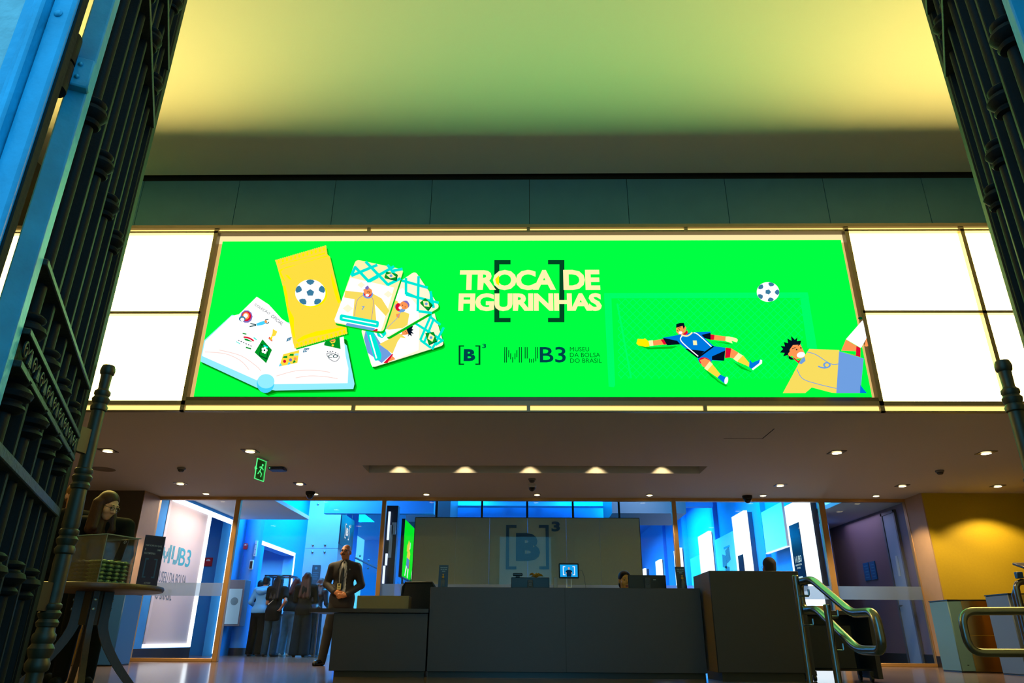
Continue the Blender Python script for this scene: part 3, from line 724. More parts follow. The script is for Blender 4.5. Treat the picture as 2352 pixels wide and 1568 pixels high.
# ball and striker
football('picture_ball', *Cc((1330,477))[0], 25.6, .35, 'ball', .88)
T = 'picture_striker'
art(T, 'skin', Cc((1885,925), (1920,840), (2030,905), (2025,930))); art(T, 'red', Cc((1880,930), (1995,960), (2000,888), (2032,905), (2030,975)))
art(T, 'white', Cc((1920,838), (2045,695), (2066,700), (2085,830), (2035,905))); art(T, 'skin', Cc((2060,890), (2075,830), (2088,840), (2090,890), (2075,895))); art(T, 'ink', circ(*Cc((2030,678))[0], 5, 3))
art(T, 'jersey', Cc((1640,912), (1870,920), (1850,1248), (1810,1245), (1660,1205), (1610,1248), (1440,1248), (1560,1025), (1600,975)))
art(T, 'lilac', Cc((1868,930), (2055,985), (2028,1248), (1846,1248))); art(T, 'blue', Cc((2028,1185), (2078,1248), (2026,1248)))
stroke(T, 'lilac', curve(Cc((1620,935), (1690,955), (1800,1025), (1862,1028)), 6), 1.5); stroke(T, 'lilac', curve(Cc((1545,1065), (1590,1140), (1700,1180), (1845,1215)), 6), 1.5)
art(T, 'lilac', Cc((1560,1025), (1585,985), (1605,975), (1610,1005), (1580,1030))); art(T, 'red', Cc((1510,970), (1555,1005), (1580,985), (1560,1025), (1520,990)))
art(T, 'skin', Cc((1485,920), (1510,885), (1570,875), (1610,960), (1590,985), (1540,990), (1500,960)))
h = [(1490,960)] + [(1470,985), (1478,960), (1440,972), (1452,945), (1415,942), (1440,915), (1420,892), (1455,895), (1445,862), (1478,870), (1472,835), (1505,852), (1500,815), (1530,845), (1550,825), (1545,855), (1578,852), (1570,882), (1515,885), (1490,920)]
art(T, 'black', Cc(*h)); art(T, 'black', Cc((1485,965), (1525,995), (1500,998), (1480,985)))
art(T, 'skin', circ(*Cc((1495,955))[0], 5)); art(T, 'white', circ(*Cc((1575,960))[0], 9.5, 6.5, 18, rot=-.2)); art(T, 'black', circ(*Cc((1543,920))[0], 1.8, 1.8, 8)); art(T, 'black', circ(*Cc((1575,907))[0], 1.8, 1.8, 8)); stroke(T, 'black', Cc((1508,915), (1535,903)), 1.4); stroke(T, 'black', Cc((1552,890), (1568,880)), 1.4)
mb, used = ART[T]
_ly[0] += 1
p = P3(*Cc((1705,1098))[0]); mb.mat(used.index('lilac')); text(mb, '9', p + Vector((.0,0,.10)), (.30,0,-.954), (.954,0,.30), .075, .155, .0)
for part, (mb, used) in ART.items(): mb.build(part, [PIC[c] for c in used], SCR, 0)

# ================================================================== ceiling fittings
m_trim = mat('dark_bronze_trim', (70, 60, 48), .4, metal=.6)
m_bulb = emit('downlight_lens', (1.0, .80, .42), 9.0, linear=True)
m_reflr = mat('lamp_reflector', (200, 190, 160), .25, metal=.8)
def downlight(x, y, size, square, e, label, spread=2.0):
    t = thing('downlight', (x, y, CH), label, 'ceiling light', 'recessed downlights in the low ceiling')
    b = MB(); r = size/2
    if square:
        o = r*1.55
        b.box(x-o, x+o, y-o, y-o+.022, CH-.008, CH-.001).box(x-o, x+o, y+o-.022, y+o, CH-.008, CH-.001).box(x-o, x-o+.022, y-o+.022, y+o-.022, CH-.008, CH-.001).box(x+o-.022, x+o, y-o+.022, y+o-.022, CH-.008, CH-.001)
        b.lathe([(r*1.25, -.004), (r*1.25, -.001)], (x, y, CH), n=24)
    else:
        b.lathe([(r*1.0, -.001), (r*1.3, -.001), (r*1.3, -.012), (r*1.05, -.014), (r*1.0, -.006)], (x, y, CH), n=24)
    b.build('trim_ring', m_trim if square else m_reflr, t)
    MB().lathe([(r*.98, -.018), (r*.5, -.024), (.004, -.026)][::-1], (x, y, CH), n=24).build('lens', m_bulb, t)
    if e: lamp('downlight_lamp', 'SPOT', (x, y, CH-.04), e, WARM, t, spot_size=spread, spot_blend=.35, shadow_soft_size=.05)
    return t
rows = [(9.66, [-5.81, -3.81, 4.30, 6.33], .13, True, 150), (11.93, [-5.81, -3.78, 4.28, 6.30, 7.87], .115, True, 140), (12.82, [-5.74, -3.76, -1.75, .24, 2.25, 4.27, 6.27], .10, False, 95)]
nm = {0: 'square downlight in the row nearest the bright band, ', 1: 'square downlight in the middle row, ', 2: 'small round downlight by the glass front, '}
where = [['far left one, by the gate pole', 'beside the green exit sign', 'right of the ceiling hatch', 'far right one, by the gate pole'],
         ['above the left brown wall', 'left of the lamp slot', 'right of the lamp slot', 'near the right end of the glass', 'shining on the yellow wall'],
         ['above the lit lettering panel', 'above the open bay with visitors', 'above the left part of the partition', 'above the centre of the partition', 'above the right part of the partition', 'above the blue pilasters', 'above the purple side wall']]
for k, (y, xs, sz, sq, e) in enumerate(rows):
    for j, x in enumerate(xs):
        downlight(x, y, sz, sq, e, nm[k] + where[k][j], 2.15 if k < 2 else 1.9)
# row of lamps inside the slot
for j, x in enumerate([-1.95, -.92, .10, 1.13, 2.16]):
    t = thing('slot_lamp', (x, 10.90, CH+.36), 'lamp inside the long ceiling slot, ' + ['first from its left end', 'second from its left end', 'in its middle', 'second from its right end', 'first from its right end'][j], 'lamp', 'lamps in the ceiling slot')
    MB().lathe([(.02, 0), (.05, -.01), (.05, -.07), (.04, -.07)], (x, 10.90, CH+.36), n=16).build('lamp_can', m_trim, t)
    MB().lathe([(.004, -.066), (.038, -.064)], (x, 10.90, CH+.36), n=16).build('lens', m_bulb, t)
    lamp('slot_lamp_light', 'SPOT', (x, 10.90, CH+.285), 26, WARM, t, spot_size=1.5, spot_blend=.3, shadow_soft_size=.03)
# smoke detectors
m_det = mat('grey_plastic', (110, 104, 98), .5); m_lens = mat('smoked_dome', (14, 13, 13), .08)
def detector(px, py, label, dome=True):
    p = at(px, py, Z=CH)
    t = thing('smoke_detector', (p.x, p.y, CH), label, 'smoke detector', 'smoke detectors on the low ceiling')
    MB().lathe([(.062, -.001), (.062, -.02), (.05, -.03)], p.xy.to_3d() + Vector((0,0,CH)), n=20).build('base', m_det, t)
    MB().lathe([(.045, -.03), (.045, -.045), (.03, -.062), (.006, -.066)], p.xy.to_3d() + Vector((0,0,CH)), n=20).build('head', mat('dark_grey_plastic', (60, 56, 52), .5), t)
detector(417, 1074, 'smoke detector on the low ceiling left of the exit sign')
detector(2158, 1080, 'smoke detector on the low ceiling above the turnstiles')
detector(1222, 1099, 'smoke detector just in front of the centre ceiling camera')
def cam_dome(px, py, label, white=True, s=1.0):
    p = at(px, py, Z=CH); o = p.xy.to_3d() + Vector((0,0,CH))
    t = thing('dome_camera', (p.x, p.y, CH), label, 'camera', 'dome cameras on the low ceiling')
    MB().lathe([(.075*s, -.001), (.075*s, -.03*s), (.062*s, -.055*s)], o, n=24).build('housing', mat('white_plastic', (190, 184, 176), .4) if white else m_dark, t)
    MB().lathe([(.058*s, -.055*s), (.055*s, -.075*s), (.04*s, -.10*s), (.02*s, -.114*s), (.003, -.117*s)], o, n=24).build('dome', m_lens, t)
cam_dome(1222, 1112, 'white ceiling camera with black dome above the partition sign')
cam_dome(713, 1129, 'black ceiling camera above the bay with the visitors', False, 1.1)
cam_dome(1716, 1138, 'black ceiling camera above the blue bay with pilasters', False, 1.15)
# round air outlet, faint
p = at(238, 1077, Z=CH)
tag(MB().lathe([(.17, -.001), (.17, -.006), (.13, -.01), (.12, -.004), (.02, -.004)], (p.x, p.y, CH), n=28).build('air_vent', mat('vent_grey', (128, 116, 100), .7)), 'round air outlet in the low ceiling beside the left gate pole', 'vent')
# exit sign: edge lit green acrylic
m_exit = glass('green_acrylic', (.55, .9, .6), .6, frost=.35, frost_col=(70, 150, 80)); m_exg = emit('exit_green', (90, 255, 140), 1.0)
q = [at(592, 1048, Z=CH), at(612, 1056, Z=CH)]
d = (q[1]-q[0]); d.z = 0; L = max(.2, d.length); d.normalize(); o = q[0]; o.z = CH
t = thing('exit_sign', o, 'edge lit green acrylic exit sign hanging from the low ceiling', 'exit sign')
n_ = Vector((-d.y, d.x, 0)); c0 = o + Vector((0,0,-.17)) + d*L/2
MB().obox(o + d*L/2 + Vector((0,0,-.012)), d, n_, (0,0,1), L/2+.02, .025, .011, .003).build('mount', mat('white_plastic', (190,184,176), .4), t)
MB().obox(c0, d, n_, (0,0,1), L/2, .005, .145).build('acrylic_sheet', m_exit, t, 0)
b = MB()
for z in (-.145, .145): b.obox(c0 + Vector((0,0,z)), d, n_, (0,0,1), L/2, .0065, .004)
for x in (-L/2, L/2): b.obox(c0 + d*x, d, n_, (0,0,1), .004, .0065, .145)
# running figure and arrow
f = c0 - n_*.0062
def FL(a, c, w): 
    b.bar(f + d*a[0] + Vector((0,0,a[1])), f + d*c[0] + Vector((0,0,c[1])), w, .002, up=n_)
b.lathe([(.018, -.001), (.018, .001)], f + d*.03 + Vector((0,0,.075)), n_, 12)
for a, c in (((.02,.05),(-.02,-.02)), ((-.02,-.02),(.03,-.05)), ((.03,-.05),(.02,-.1)), ((-.02,-.02),(-.06,-.07)), ((.015,.04),(.06,.01)), ((.01,.045),(-.04,.03)), ((-.15,.0),(-.09,.0)), ((-.15,.0),(-.125,.03)), ((-.15,.0),(-.125,-.03))): FL(a, c, .016)
b.build('green_edges_and_pictogram', m_exg, t)
# emergency unit beside it
p = at(638, 1074, Z=CH)
t = thing('ceiling_unit', (p.x, p.y, CH), 'dark blue box with a green pilot light beside the exit sign', 'wifi box')
MB().box(p.x-.12, p.x+.12, p.y-.1, p.y+.1, CH-.045, CH-.001, .012).build('housing', mat('navy_plastic', (28, 36, 78), .4), t)
MB().box(p.x-.1, p.x-.08, p.y-.104, p.y-.098, CH-.03, CH-.02).build('pilot_light', m_exg, t)

# ================================================================== leaning side screen on the ledge of the lit band
o = at(186, 536, Y=8.27)
dvec = Vector((math.sin(math.radians(19.6)), math.cos(math.radians(19.6)), 0))
nv = Vector((dvec.y, -dvec.x, 0))
a = at(232, 452, Y=8.5); a0 = Vector((a.x, a.y, 5.28)); ww = 1.0
t = thing('side_screen', (a0.x, a0.y, 5.277), 'narrow green and yellow screen standing on the ledge behind the left gate', 'screen')
e0 = a0 - dvec*.86
H = a.z - 5.28
MB().prism([a0, e0, e0 + Vector((0,0,H)), a0 + Vector((0,0,H))], -nv*.04).build('case', m_dark, t)
k = nv*.002
MB().poly([e0+k, a0+k, a0+k+Vector((0,0,H*.93)), e0+k+Vector((0,0,H*.93))]).build('display', emit('side_green', (0, 220, 50), .8), t, 0)
k = nv*.004
MB().poly([e0+k, e0+k+dvec*.66, e0+k+dvec*.35+Vector((0,0,H*.5)), e0+k+Vector((0,0,H*.62))]).build('yellow_field', emit('side_yellow', (255, 225, 0), .95, sample=False), t, 0)
MB().poly([e0+k*1.2+dvec*.4, e0+k*1.2+dvec*.62, e0+k*1.2+dvec*.5+Vector((0,0,H*.34)), e0+k*1.2+dvec*.34+Vector((0,0,H*.5))]).build('orange_field', emit('side_orange', (250, 150, 10), .9, sample=False), t, 0)
k = nv*.002
MB().poly([e0+k+Vector((0,0,H*.93)), a0+k+Vector((0,0,H*.93)), a0+k+Vector((0,0,H)), e0+k+Vector((0,0,H))]).build('white_edge', emit('side_white', (255, 225, 190), .9, sample=False), t, 0)

# ================================================================== iron gates
m_iron = mat('black_iron', (6, 6, 6), .65, spec=.18, noise=.25, nscale=30, bump=.12, bscale=120)
m_ironl = mat('worn_iron', (26, 26, 21), .5, spec=.4, noise=.3, nscale=25, bump=.2, bscale=80)
m_paint = mat('blue_lit_iron_paint', (34, 138, 172), .4, noise=.18, nscale=9, bump=.25, bscale=35)  # blue daylight on the street-facing iron is put into this paint
def collar(mb, x, z, s=1.0, up=1):
    pr = [(.019, -.075), (.030, -.068), (.034, -.055), (.028, -.042), (.024, -.036), (.036, -.022), (.044, -.002), (.040, .018), (.028, .028), (.026, .036), (.034, .046), (.036, .058), (.028, .070), (.019, .075)]
    mb.lathe([(r*s, dz*up*.62) for r, dz in (pr if up > 0 else pr[::-1])], (x, 0, z), n=18)
def gate(p, dr, L0, L1, side, label):
    """leaf in its own frame: x runs from the hinge end to the free end, y is its thickness (visible face at y = 0-)"""
    ang = math.atan2(dr[1], dr[0])
    t = thing('iron_gate', (p[0], p[1], -.44), label, 'gate', None, ang)
    sg = 1 if side == 'L' else -1        # direction of the thickness away from the passage
    th = .048
    zt, zb0 = 4.62, .04
    Z = lambda z: z + .44
    y0, y1 = (0, th) if sg > 0 else (-th, 0)
    ym = (y0+y1)/2
    def shift(mb): return mb
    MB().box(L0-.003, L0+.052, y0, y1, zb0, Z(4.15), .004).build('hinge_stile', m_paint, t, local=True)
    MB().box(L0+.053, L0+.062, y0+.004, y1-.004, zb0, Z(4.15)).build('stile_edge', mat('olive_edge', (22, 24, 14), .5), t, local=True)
    b = MB().box(L1-.085, L1, y0, y1, zb0, Z(4.15), .005)
    b.box(L1-.006, L1+.008, ym-.016, ym+.016, zb0, Z(4.1), .003)
    b.build('free_stile', m_iron, t, local=True)
    # rails
    xs0, xs1 = L0+.06, L1-.084
    fy0, fy1 = y0-.008, y1+.008
    for z, h in ((1.222, .018), (2.385, .02), (2.70, .02), (.78, .03), (.0, .05), (4.05, .06)):
        MB().box(xs0, xs1, fy0, fy1, Z(z)-h/2, Z(z)+h/2, .003).build('rail', m_ironl, t, local=True)
    # ornament band
    b = MB().box(xs0, xs1, fy0-.006, fy1+.006, Z(1.035), Z(1.05), .002).box(xs0, xs1, fy0-.006, fy1+.006, Z(.955), Z(.972), .002)
    b.build('band_rails', m_ironl, t, local=True)
    MB().box(xs0, xs1, ym-.012, ym+.012, Z(.972), Z(1.035)).build('band_plate', m_iron, t, local=True)
    n = 4
    bars = [L0 + .075 + (xs1-L0-.06)*(i+.5)/n - .015 for i in range(n)]
    fs = y0-.004 if sg > 0 else y1+.004   # visible face
    out = -1 if sg > 0 else 1
    for face in (y0-.004, y1+.004):
        o2 = -1 if face < ym else 1; b = MB()
        for i in range(9):
            cx = xs0 + (xs1-xs0)*(i+.5)/9
            pts = []
            for k in range(22):
                a = k*.42; r = .024*(1-k/26); pts.append((cx - .03 + r*math.cos(a), face+o2*.004, Z(1.003) + r*math.sin(a)))
            b.tube(pts, .0035, 6)
            b.tube([(cx-.006, face+o2*.004, Z(1.003)), (cx+.02, face+o2*.004, Z(1.024)), (cx+.04, face+o2*.004, Z(.985))], .0035, 6)
            for q in (-.4, 0, .4):
                b.obox((cx+.03+q*.015, face+o2*.003, Z(1.004)), (math.cos(q), 0, math.sin(q)), (0,1,0), (-math.sin(q), 0, math.cos(q)), .005, .004, .022, .002)
        b.build('scrollwork', m_ironl, t, local=True)
    # bars: turned round bars with collars between plain flat ones
    for x in bars:
        b = MB().lathe([(.017, zb0+.02), (.017, Z(4.02))], (x, ym, 0), n=14)
        r = b.build('turned_bar', m_iron, t, local=True)
        for z, k_, u_ in ((1.75, 1, 1), (2.50, 1, 1), (.545, 1.1, 1), (.12, 1, 1), (1.085, 1, 1), (.925, 1.2, -1), (2.95, 1, 1), (3.7, 1, 1)):
            c = MB(); collar(c, x, Z(z), k_, u_); c.v = [(v[0], v[1]+ym, v[2]) for v in c.v]
            c.build('collar', m_iron, r, local=True)
    sp = bars[1]-bars[0]
    for x in [bars[0]-sp/2] + [q+sp/2 for q in bars]:
        if x > xs1 or x < xs0: continue
        MB().box(x-.013, x+.013, ym-.018, ym+.018, zb0+.02, Z(4.02), .003).build('flat_bar', m_iron, t, local=True)
    # pierced scroll panel above
    b = MB()
    for i in range(5):
        cx = xs0 + (xs1-xs0)*(i+.5)/5
        for s2 in (1, -1):
            pts = []
            for k in range(26):
                a = k*.4; r = .085*(1-k/30); pts.append((cx + s2*(.015 + r*math.cos(a)*.8), ym, Z(2.545) + s2*r*math.sin(a)*1.2))
            b.tube(pts, .007, 6)
        b.ell((cx, ym, Z(2.545)), (.02, .016, .03), 8, 6)
    b.build('upper_scrolls', m_iron, t, local=True)
    # lower sheet panel
    MB().box(xs0, xs1, ym-.006, ym+.006, zb0, Z(.0)).build('kick_plate', m_iron, t, local=True)
    # hinge knuckles with strap
    for z in ((1.72, .3) if side == 'L' else (1.2, 3.2)):
        b = MB().lathe([(.02, -.09), (.036, -.085), (.036, -.004), (.030, -.002), (.030, .002), (.036, .004), (.036, .085), (.026, .095), (.006, .097)], (L0-.045, y1+.02 if sg > 0 else y0-.02, Z(z)), n=18)
        b.build('hinge_knuckle', m_iron, t, local=True)
        q0, q1 = (y0-.004, y1+.03)
        b = MB().box(L0-.03, L0+.0, q0, q1, Z(z)-.045, Z(z)+.045, .004).box(L0-.006, L0+.05, (y1 if sg > 0 else y0)-.004, (y1 if sg > 0 else y0)+.004, Z(z)-.045, Z(z)+.045, .002)
        for dz in (-.02, .02): b.ell((L0-.032, ym, Z(z)+dz), (.006, .006, .006), 8, 6)
        b.build('hinge_strap', m_paint, t, local=True)
    # bolt pole with turned rings, held by two brackets
    px_, py_ = (.03, -.030) if side == 'L' else (.062, .058)
    zt_ = 1.359 if side == 'L' else 1.290
    dz = zt_ - 1.359
    s_ = 1.0
    pr = [(.030, .02), (.045, .05), (.05, .20), (.048, .25), (.040, .27)]
    ring = [(r_*.74 + .002, z_) for r_, z_ in ((.032, -.045), (.040, -.040), (.043, -.025), (.034, -.012), (.042, .0), (.045, .012), (.034, .024), (.041, .034), (.040, .046), (.032, .052))]
    prof = [(.026, .01), (.026, Z(.30+dz))] + [(r*1.12, Z(.345+dz)+q*1.25) for r, q in ring] + [(.027, Z(.43+dz))] + [(r*1.02, Z(.46+dz)+q*.8) for r, q in ring] + [(.0265, Z(.53+dz)), (.027, Z(.64+dz))]
    prof += [(r*.98, Z(.70+dz)+q*.9) for r, q in ring] + [(.0285, Z(.76+dz)), (.025, Z(.88+dz))] + [(r*.95, Z(.92+dz)+q*.8) for r, q in ring] + [(.0235, Z(.98+dz)), (.0225, Z(1.17+dz))]
    prof += [(r*.88, Z(1.215+dz)+q*.85) for r, q in ring] + [(.0185, Z(1.265+dz)), (.020, Z(1.32+dz)), (.0245, Z(1.325+dz)), (.0265, Z(1.338+dz)), (.0245, Z(1.35+dz)), (.021, Z(1.359+dz))]
    MB().lathe(prof, (L1+px_+.03, py_, 0), n=22).build('bolt_pole', mat('olive_iron', (58, 44, 24), .5, metal=.3, noise=.2, nscale=25), t, local=True)
    for z in (1.055, .52):
        MB().bar((L1-.02, ym, Z(z+dz)), (L1+px_+.03, py_, Z(z+dz)), .022, .09).build('pole_bracket', mat('brown_iron', (30, 22, 16), .5, metal=.2), t, local=True)
    return t
gate((-1.673, 2.63), (-.4164, .9092), -1.335, -.175, 'L', 'open black iron gate leaf with turned bars and blue lit hinge end, left side')
gate((1.605, 2.12), (.4952, .8688), -1.105, .09, 'R', 'open black iron gate leaf with turned bars, right side')
# fixed gate post at the left jamb
t = thing('gate_post', (-.88, .98, -.5), 'blue lit moulded iron post fixed to the left stone jamb', 'post')
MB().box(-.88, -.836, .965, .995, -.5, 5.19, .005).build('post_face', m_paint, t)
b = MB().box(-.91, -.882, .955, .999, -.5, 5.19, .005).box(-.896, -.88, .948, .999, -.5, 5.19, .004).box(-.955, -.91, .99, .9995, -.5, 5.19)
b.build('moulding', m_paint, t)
MB().box(-.840, -.832, .975, .993, -.5, 5.19, .002).build('stop_bar', m_iron, t)
b = MB()
for i in range(12): b.ell((-.86, .964, .2 + i*.42), (.008, .005, .008), 8, 6)
b.build('rivets', m_paint, t)
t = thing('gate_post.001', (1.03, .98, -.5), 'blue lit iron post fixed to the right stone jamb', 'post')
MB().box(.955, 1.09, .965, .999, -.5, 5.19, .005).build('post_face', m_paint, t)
MB().box(.945, .957, .975, .995, -.5, 5.19, .002).build('stop_bar', m_iron, t)

# ================================================================== reception
m_desk = mat('charcoal_laminate', (58, 54, 64), .45, noise=.03, nscale=40)
m_desk2 = mat('dark_brown_laminate', (48, 42, 42), .5, noise=.03, nscale=40)
m_desk3 = mat('taupe_laminate', (150, 112, 66), .5)
m_black = mat('black_plastic', (14, 14, 16), .35); m_steel = mat('brushed_steel', (150, 148, 142), .28, metal=.9)
m_chrome = mat('polished_steel', (112, 112, 112), .27, metal=1.0)
m_bluep = mat('deep_blue_print', (16, 66, 110), .45); m_navyp = mat('navy_print', (12, 36, 60), .45)
m_wht = mat('white_plastic_gloss', (225, 225, 222), .35)
t = thing('reception_counter', (.5, 8.8, 0), 'long dark grey reception counter in front of the partition sign', 'counter')
MB().box(-1.065, 2.0, 8.56, 8.60, .06, .938, .004).build('front_panel', m_desk, t)
MB().box(-1.065, 2.0, 8.6, 8.95, .905, .937, .003).build('counter_top', m_desk, t)
MB().box(-1.065, 2.0, 8.64, 8.9, 0, .06).build('plinth', m_base, t)
MB().box(-1.065, -1.03, 8.6, 9.45, .06, .905, .003).build('side_panel', m_desk2, t); MB().box(1.965, 2.0, 8.6, 9.45, .06, .905, .003).build('side_panel', m_desk2, t)
MB().box(-1.03, 1.965, 8.9, 9.5, .705, .735, .003).build('work_surface', m_desk3, t)
MB().box(.4655, .4685, 8.5585, 8.56, .06, .938).build('panel_joint', m_dark, t)
t = thing('side_desk', (-1.6, 8.9, 0), 'low dark grey desk wing with overhanging top, left of the counter', 'desk')
MB().box(-2.145, -1.08, 8.56, 9.2, .06, .655, .004).build('cabinet', m_desk, t)
MB().prism([(-2.445, 8.62, .66), (-2.3, 8.52, .66), (-1.072, 8.52, .66), (-1.072, 9.25, .66), (-2.445, 9.25, .66)], (0, 0, .042)).build('desk_top', m_desk, t)
MB().box(-2.1, -1.1, 8.62, 9.15, 0, .06).build('plinth', m_base, t)
tag(MB().box(-1.99, -1.37, 8.98, 9.2, .703, .862, .004).build('document_tray', mat('tan_card', (150, 126, 84), .7)), 'plain tan box lying on the low desk wing', 'box')
t = thing('tall_counter', (2.5, 8.6, 0), 'tall dark cabinet at the right end of the reception counter', 'cabinet')
MB().box(2.035, 3.005, 8.2, 8.235, .085, 1.10, .004).build('front_panel', m_desk2, t)
MB().box(2.035, 2.07, 8.235, 9.0, .085, 1.10, .003).build('side_panel', m_desk3, t); MB().box(2.97, 3.005, 8.235, 9.0, .085, 1.10, .003).build('side_panel', m_desk3, t)
MB().box(2.07, 2.97, 8.235, 9.0, 1.06, 1.098, .003).build('top_panel', m_desk2, t)
MB().box(2.09, 2.95, 8.28, 8.95, 0, .085).build('plinth', m_base, t)

# monitors on the work surface, seen from behind
m_logo = mat('grey_emblem', (60, 62, 66), .3, metal=.5)
def monitor(x0, x1, y, z0, z1, label, cam_=False):
    xc = (x0+x1)/2
    t = thing('monitor', (xc, y, .737), label, 'monitor', None)
    MB().box(x0, x1, y, y+.035, z0, z1, .006).build('housing', m_black, t)
    b = MB().box(xc-.035, xc+.035, y-.03, y-.001, .76, z1-.03, .006).build('stand_column', mat('grey_stand', (72, 74, 78), .45), t)
    MB().box(xc-.13, xc+.13, y-.1, y+.1, .737, .752, .004).build('foot', m_black, t)
    b = MB(); pts = [(xc + .027*math.cos(a), y-.032, z1-.085+.027*math.sin(a)) for a in [2*PI*k/20 for k in range(20)]]
    b.tube(pts, .0028, 6, closed=True)
    b.build('round_emblem', m_logo, t)
    b = MB(); text(b, 'DELL', (xc-.018, y-.0315, z1-.0915), (1,0,0), (0,0,1), .036, .013, .01); b.build('emblem_letters', m_logo, t, 0)
    return t
monitor(-.156, .317, 9.25, .80, 1.10, 'back of the black monitor below the partition sign, webcam bar on top')
m2 = monitor(1.29, 1.755, 9.25, .80, 1.134, 'back of the wide black monitor beside the receptionist')
MB().box(1.598, 1.632, 9.2485, 9.2497, 1.076, 1.083).build('white_sticker', m_wht, m2)
t = thing('webcam', (-.075, 9.26, 1.10), 'black webcam bar on top of the left monitor', 'webcam')
MB().box(-.135, -.015, 9.235, 9.275, 1.115, 1.15, .008).build('body', m_black, t)
MB().box(-.1, -.05, 9.245, 9.27, 1.1005, 1.1155, .002).build('clip', m_black, t)
# gold foil bow on the monitor
b = MB(); rnd = random.Random(3)
for k in range(16):
    a = rnd.uniform(0, 2*PI); l = rnd.uniform(.04, .1); h = rnd.uniform(.01, .05)
    pts = [Vector((.155, 9.267, 1.103)) + Vector((math.cos(a)*l*s_, math.sin(a)*.012*s_, h*math.sin(PI*s_*.8))) for s_ in (0, .3, .6, .85, 1.0)]
    b.tube(pts, [.006, .009, .010, .008, .003], 6)
tag(b.build('gift_bow', mat('gold_foil', (190, 140, 40), .3, metal=.8)), 'shiny gold ribbon bow on top of the left monitor', 'ribbon')
# tablet on its stand
t = thing('tablet', (.53, 8.8, .938), 'tablet on a white twin post stand showing a presenter between white brackets', 'tablet')
MB().box(.414, .651, 8.79, 8.81, 1.056, 1.227, .008).build('case', m_black, t)
MB().box(.430, .635, 8.7885, 8.7895, 1.073, 1.210).build('display', emit('tablet_blue', (20, 160, 235), 1.0), t)
b = MB(); y = 8.788
def br(x, w_, z0, z1, s_, tt=.009):
    b.box(x, x+tt*s_, y-.0006, y, z0, z1).box(x, x+w_*s_, y-.0006, y, z1-tt, z1).box(x, x+w_*s_, y-.0006, y, z0, z0+tt)
br(.462, .028, 1.092, 1.192, 1); br(.604, .028, 1.092, 1.192, -1)
b.build('white_brackets', emit('tablet_white', (240, 250, 255), 1.0, sample=False), t)
b = MB().mat(0)
P = lambda x, z: (x, y-.001, z)
b.poly([P(.507, 1.074), P(.559, 1.074), P(.562, 1.115), P(.572, 1.125), P(.568, 1.142), P(.548, 1.152), P(.518, 1.152), P(.498, 1.142), P(.494, 1.125), P(.504, 1.115)])
b.mat(1).poly([P(.533+.010*math.cos(a), 1.168+.015*math.sin(a)) for a in [2*PI*k/14 for k in range(14)]])
b.poly([P(.494, 1.113), P(.503, 1.108), P(.506, 1.122), P(.498, 1.128)]); b.poly([P(.572, 1.113), P(.563, 1.108), P(.560, 1.122), P(.568, 1.128)])
b.build('presenter_figure', [emit('tablet_navy', (6, 34, 60), 1.0, sample=False), emit('tablet_skin', (206, 160, 140), 1.0, sample=False)], t, 0)
MB().tube([(.505, 8.83, .945), (.505, 8.83, 1.06), (.505, 8.812, 1.09)], .006, 8).build('stand_post', m_wht, t)
MB().tube([(.56, 8.83, .945), (.56, 8.83, 1.06), (.56, 8.812, 1.09)], .006, 8).build('stand_post', m_wht, t)
MB().box(.40, .665, 8.76, 8.88, .938, .946, .003).box(.515, .55, 8.8, 8.85, .946, .962, .003).build('stand_foot', mat('cream_plate', (205, 190, 150), .5), t)
MB().tube([(.648, 8.805, 1.15), (.69, 8.84, 1.15), (.72, 8.88, 1.08), (.735, 8.9, .945)], .0025, 6).build('power_cable', mat('grey_cable', (90, 90, 90), .5), t)
t = thing('card_reader', (.375, 8.86, .938), 'small pale card reader on the counter beside the tablet', 'card reader')
MB().box(.352, .398, 8.85, 8.87, .945, 1.075, .006).build('body', mat('grey_plastic_light', (150, 154, 158), .5), t)
MB().box(.34, .41, 8.83, 8.89, .938, .946, .002).build('foot', m_black, t)
# sanitiser displays
def sani(x, y, h, label):
    t = thing('sanitiser_display', (x, y, .938), label, 'display', 'blue hand sanitiser displays')
    MB().prism([(x-.06, y, .945), (x+.055, y, .945), (x+.05, y+.05, .945+h), (x-.06, y+.05, .945+h)], (0, .006, 0)).build('printed_board', m_bluep if x < 0 else m_navyp, t)
    MB().box(x-.065, x+.06, y-.05, y+.07, .938, .945).build('foot', m_black, t)
    b = MB().lathe([(.022, .946), (.024, .955), (.024, 1.02), (.012, 1.035), (.010, 1.05)], (x, y-.024, 0), n=16)
    b.build('bottle', glass('bottle_plastic', (.7, .8, .85), .8, frost=.25), t)
    MB().lathe([(.011, 1.05), (.013, 1.052), (.013, 1.07), (.006, 1.072), (.006, 1.085)], (x, y-.024, 0), n=14).box(x-.008, x+.008, y-.045, y-.01, 1.083, 1.093, .002).build('pump', mat('amber_pump', (216, 160, 40), .4), t)
    b = MB()
    u = Vector((1,0,0)); v = Vector((0,.05,h)).normalized()
    for k, ws in enumerate(((.03, .02, .025), (.022, .016, .03), (.04,))):
        w_ = sum(ws) + .004*(len(ws)-1); xx = x - w_/2 - .002
        for q in ws:
            o_ = Vector((xx, y-.002, .945)) + v*(h-.03-.021*k) + Vector((0,-.001,0)); b.poly([o_, o_+u*q, o_+u*q+v*.009, o_+v*.009]); xx += q + .004
    b.build('print', mat('pale_blue_print', (120, 160, 190), .6), t, 0)
sani(-.945, 8.76, .255, 'blue sanitiser display at the left end of the counter')
sani(1.848, 8.76, .25, 'dark navy sanitiser display beside the tall cabinet')

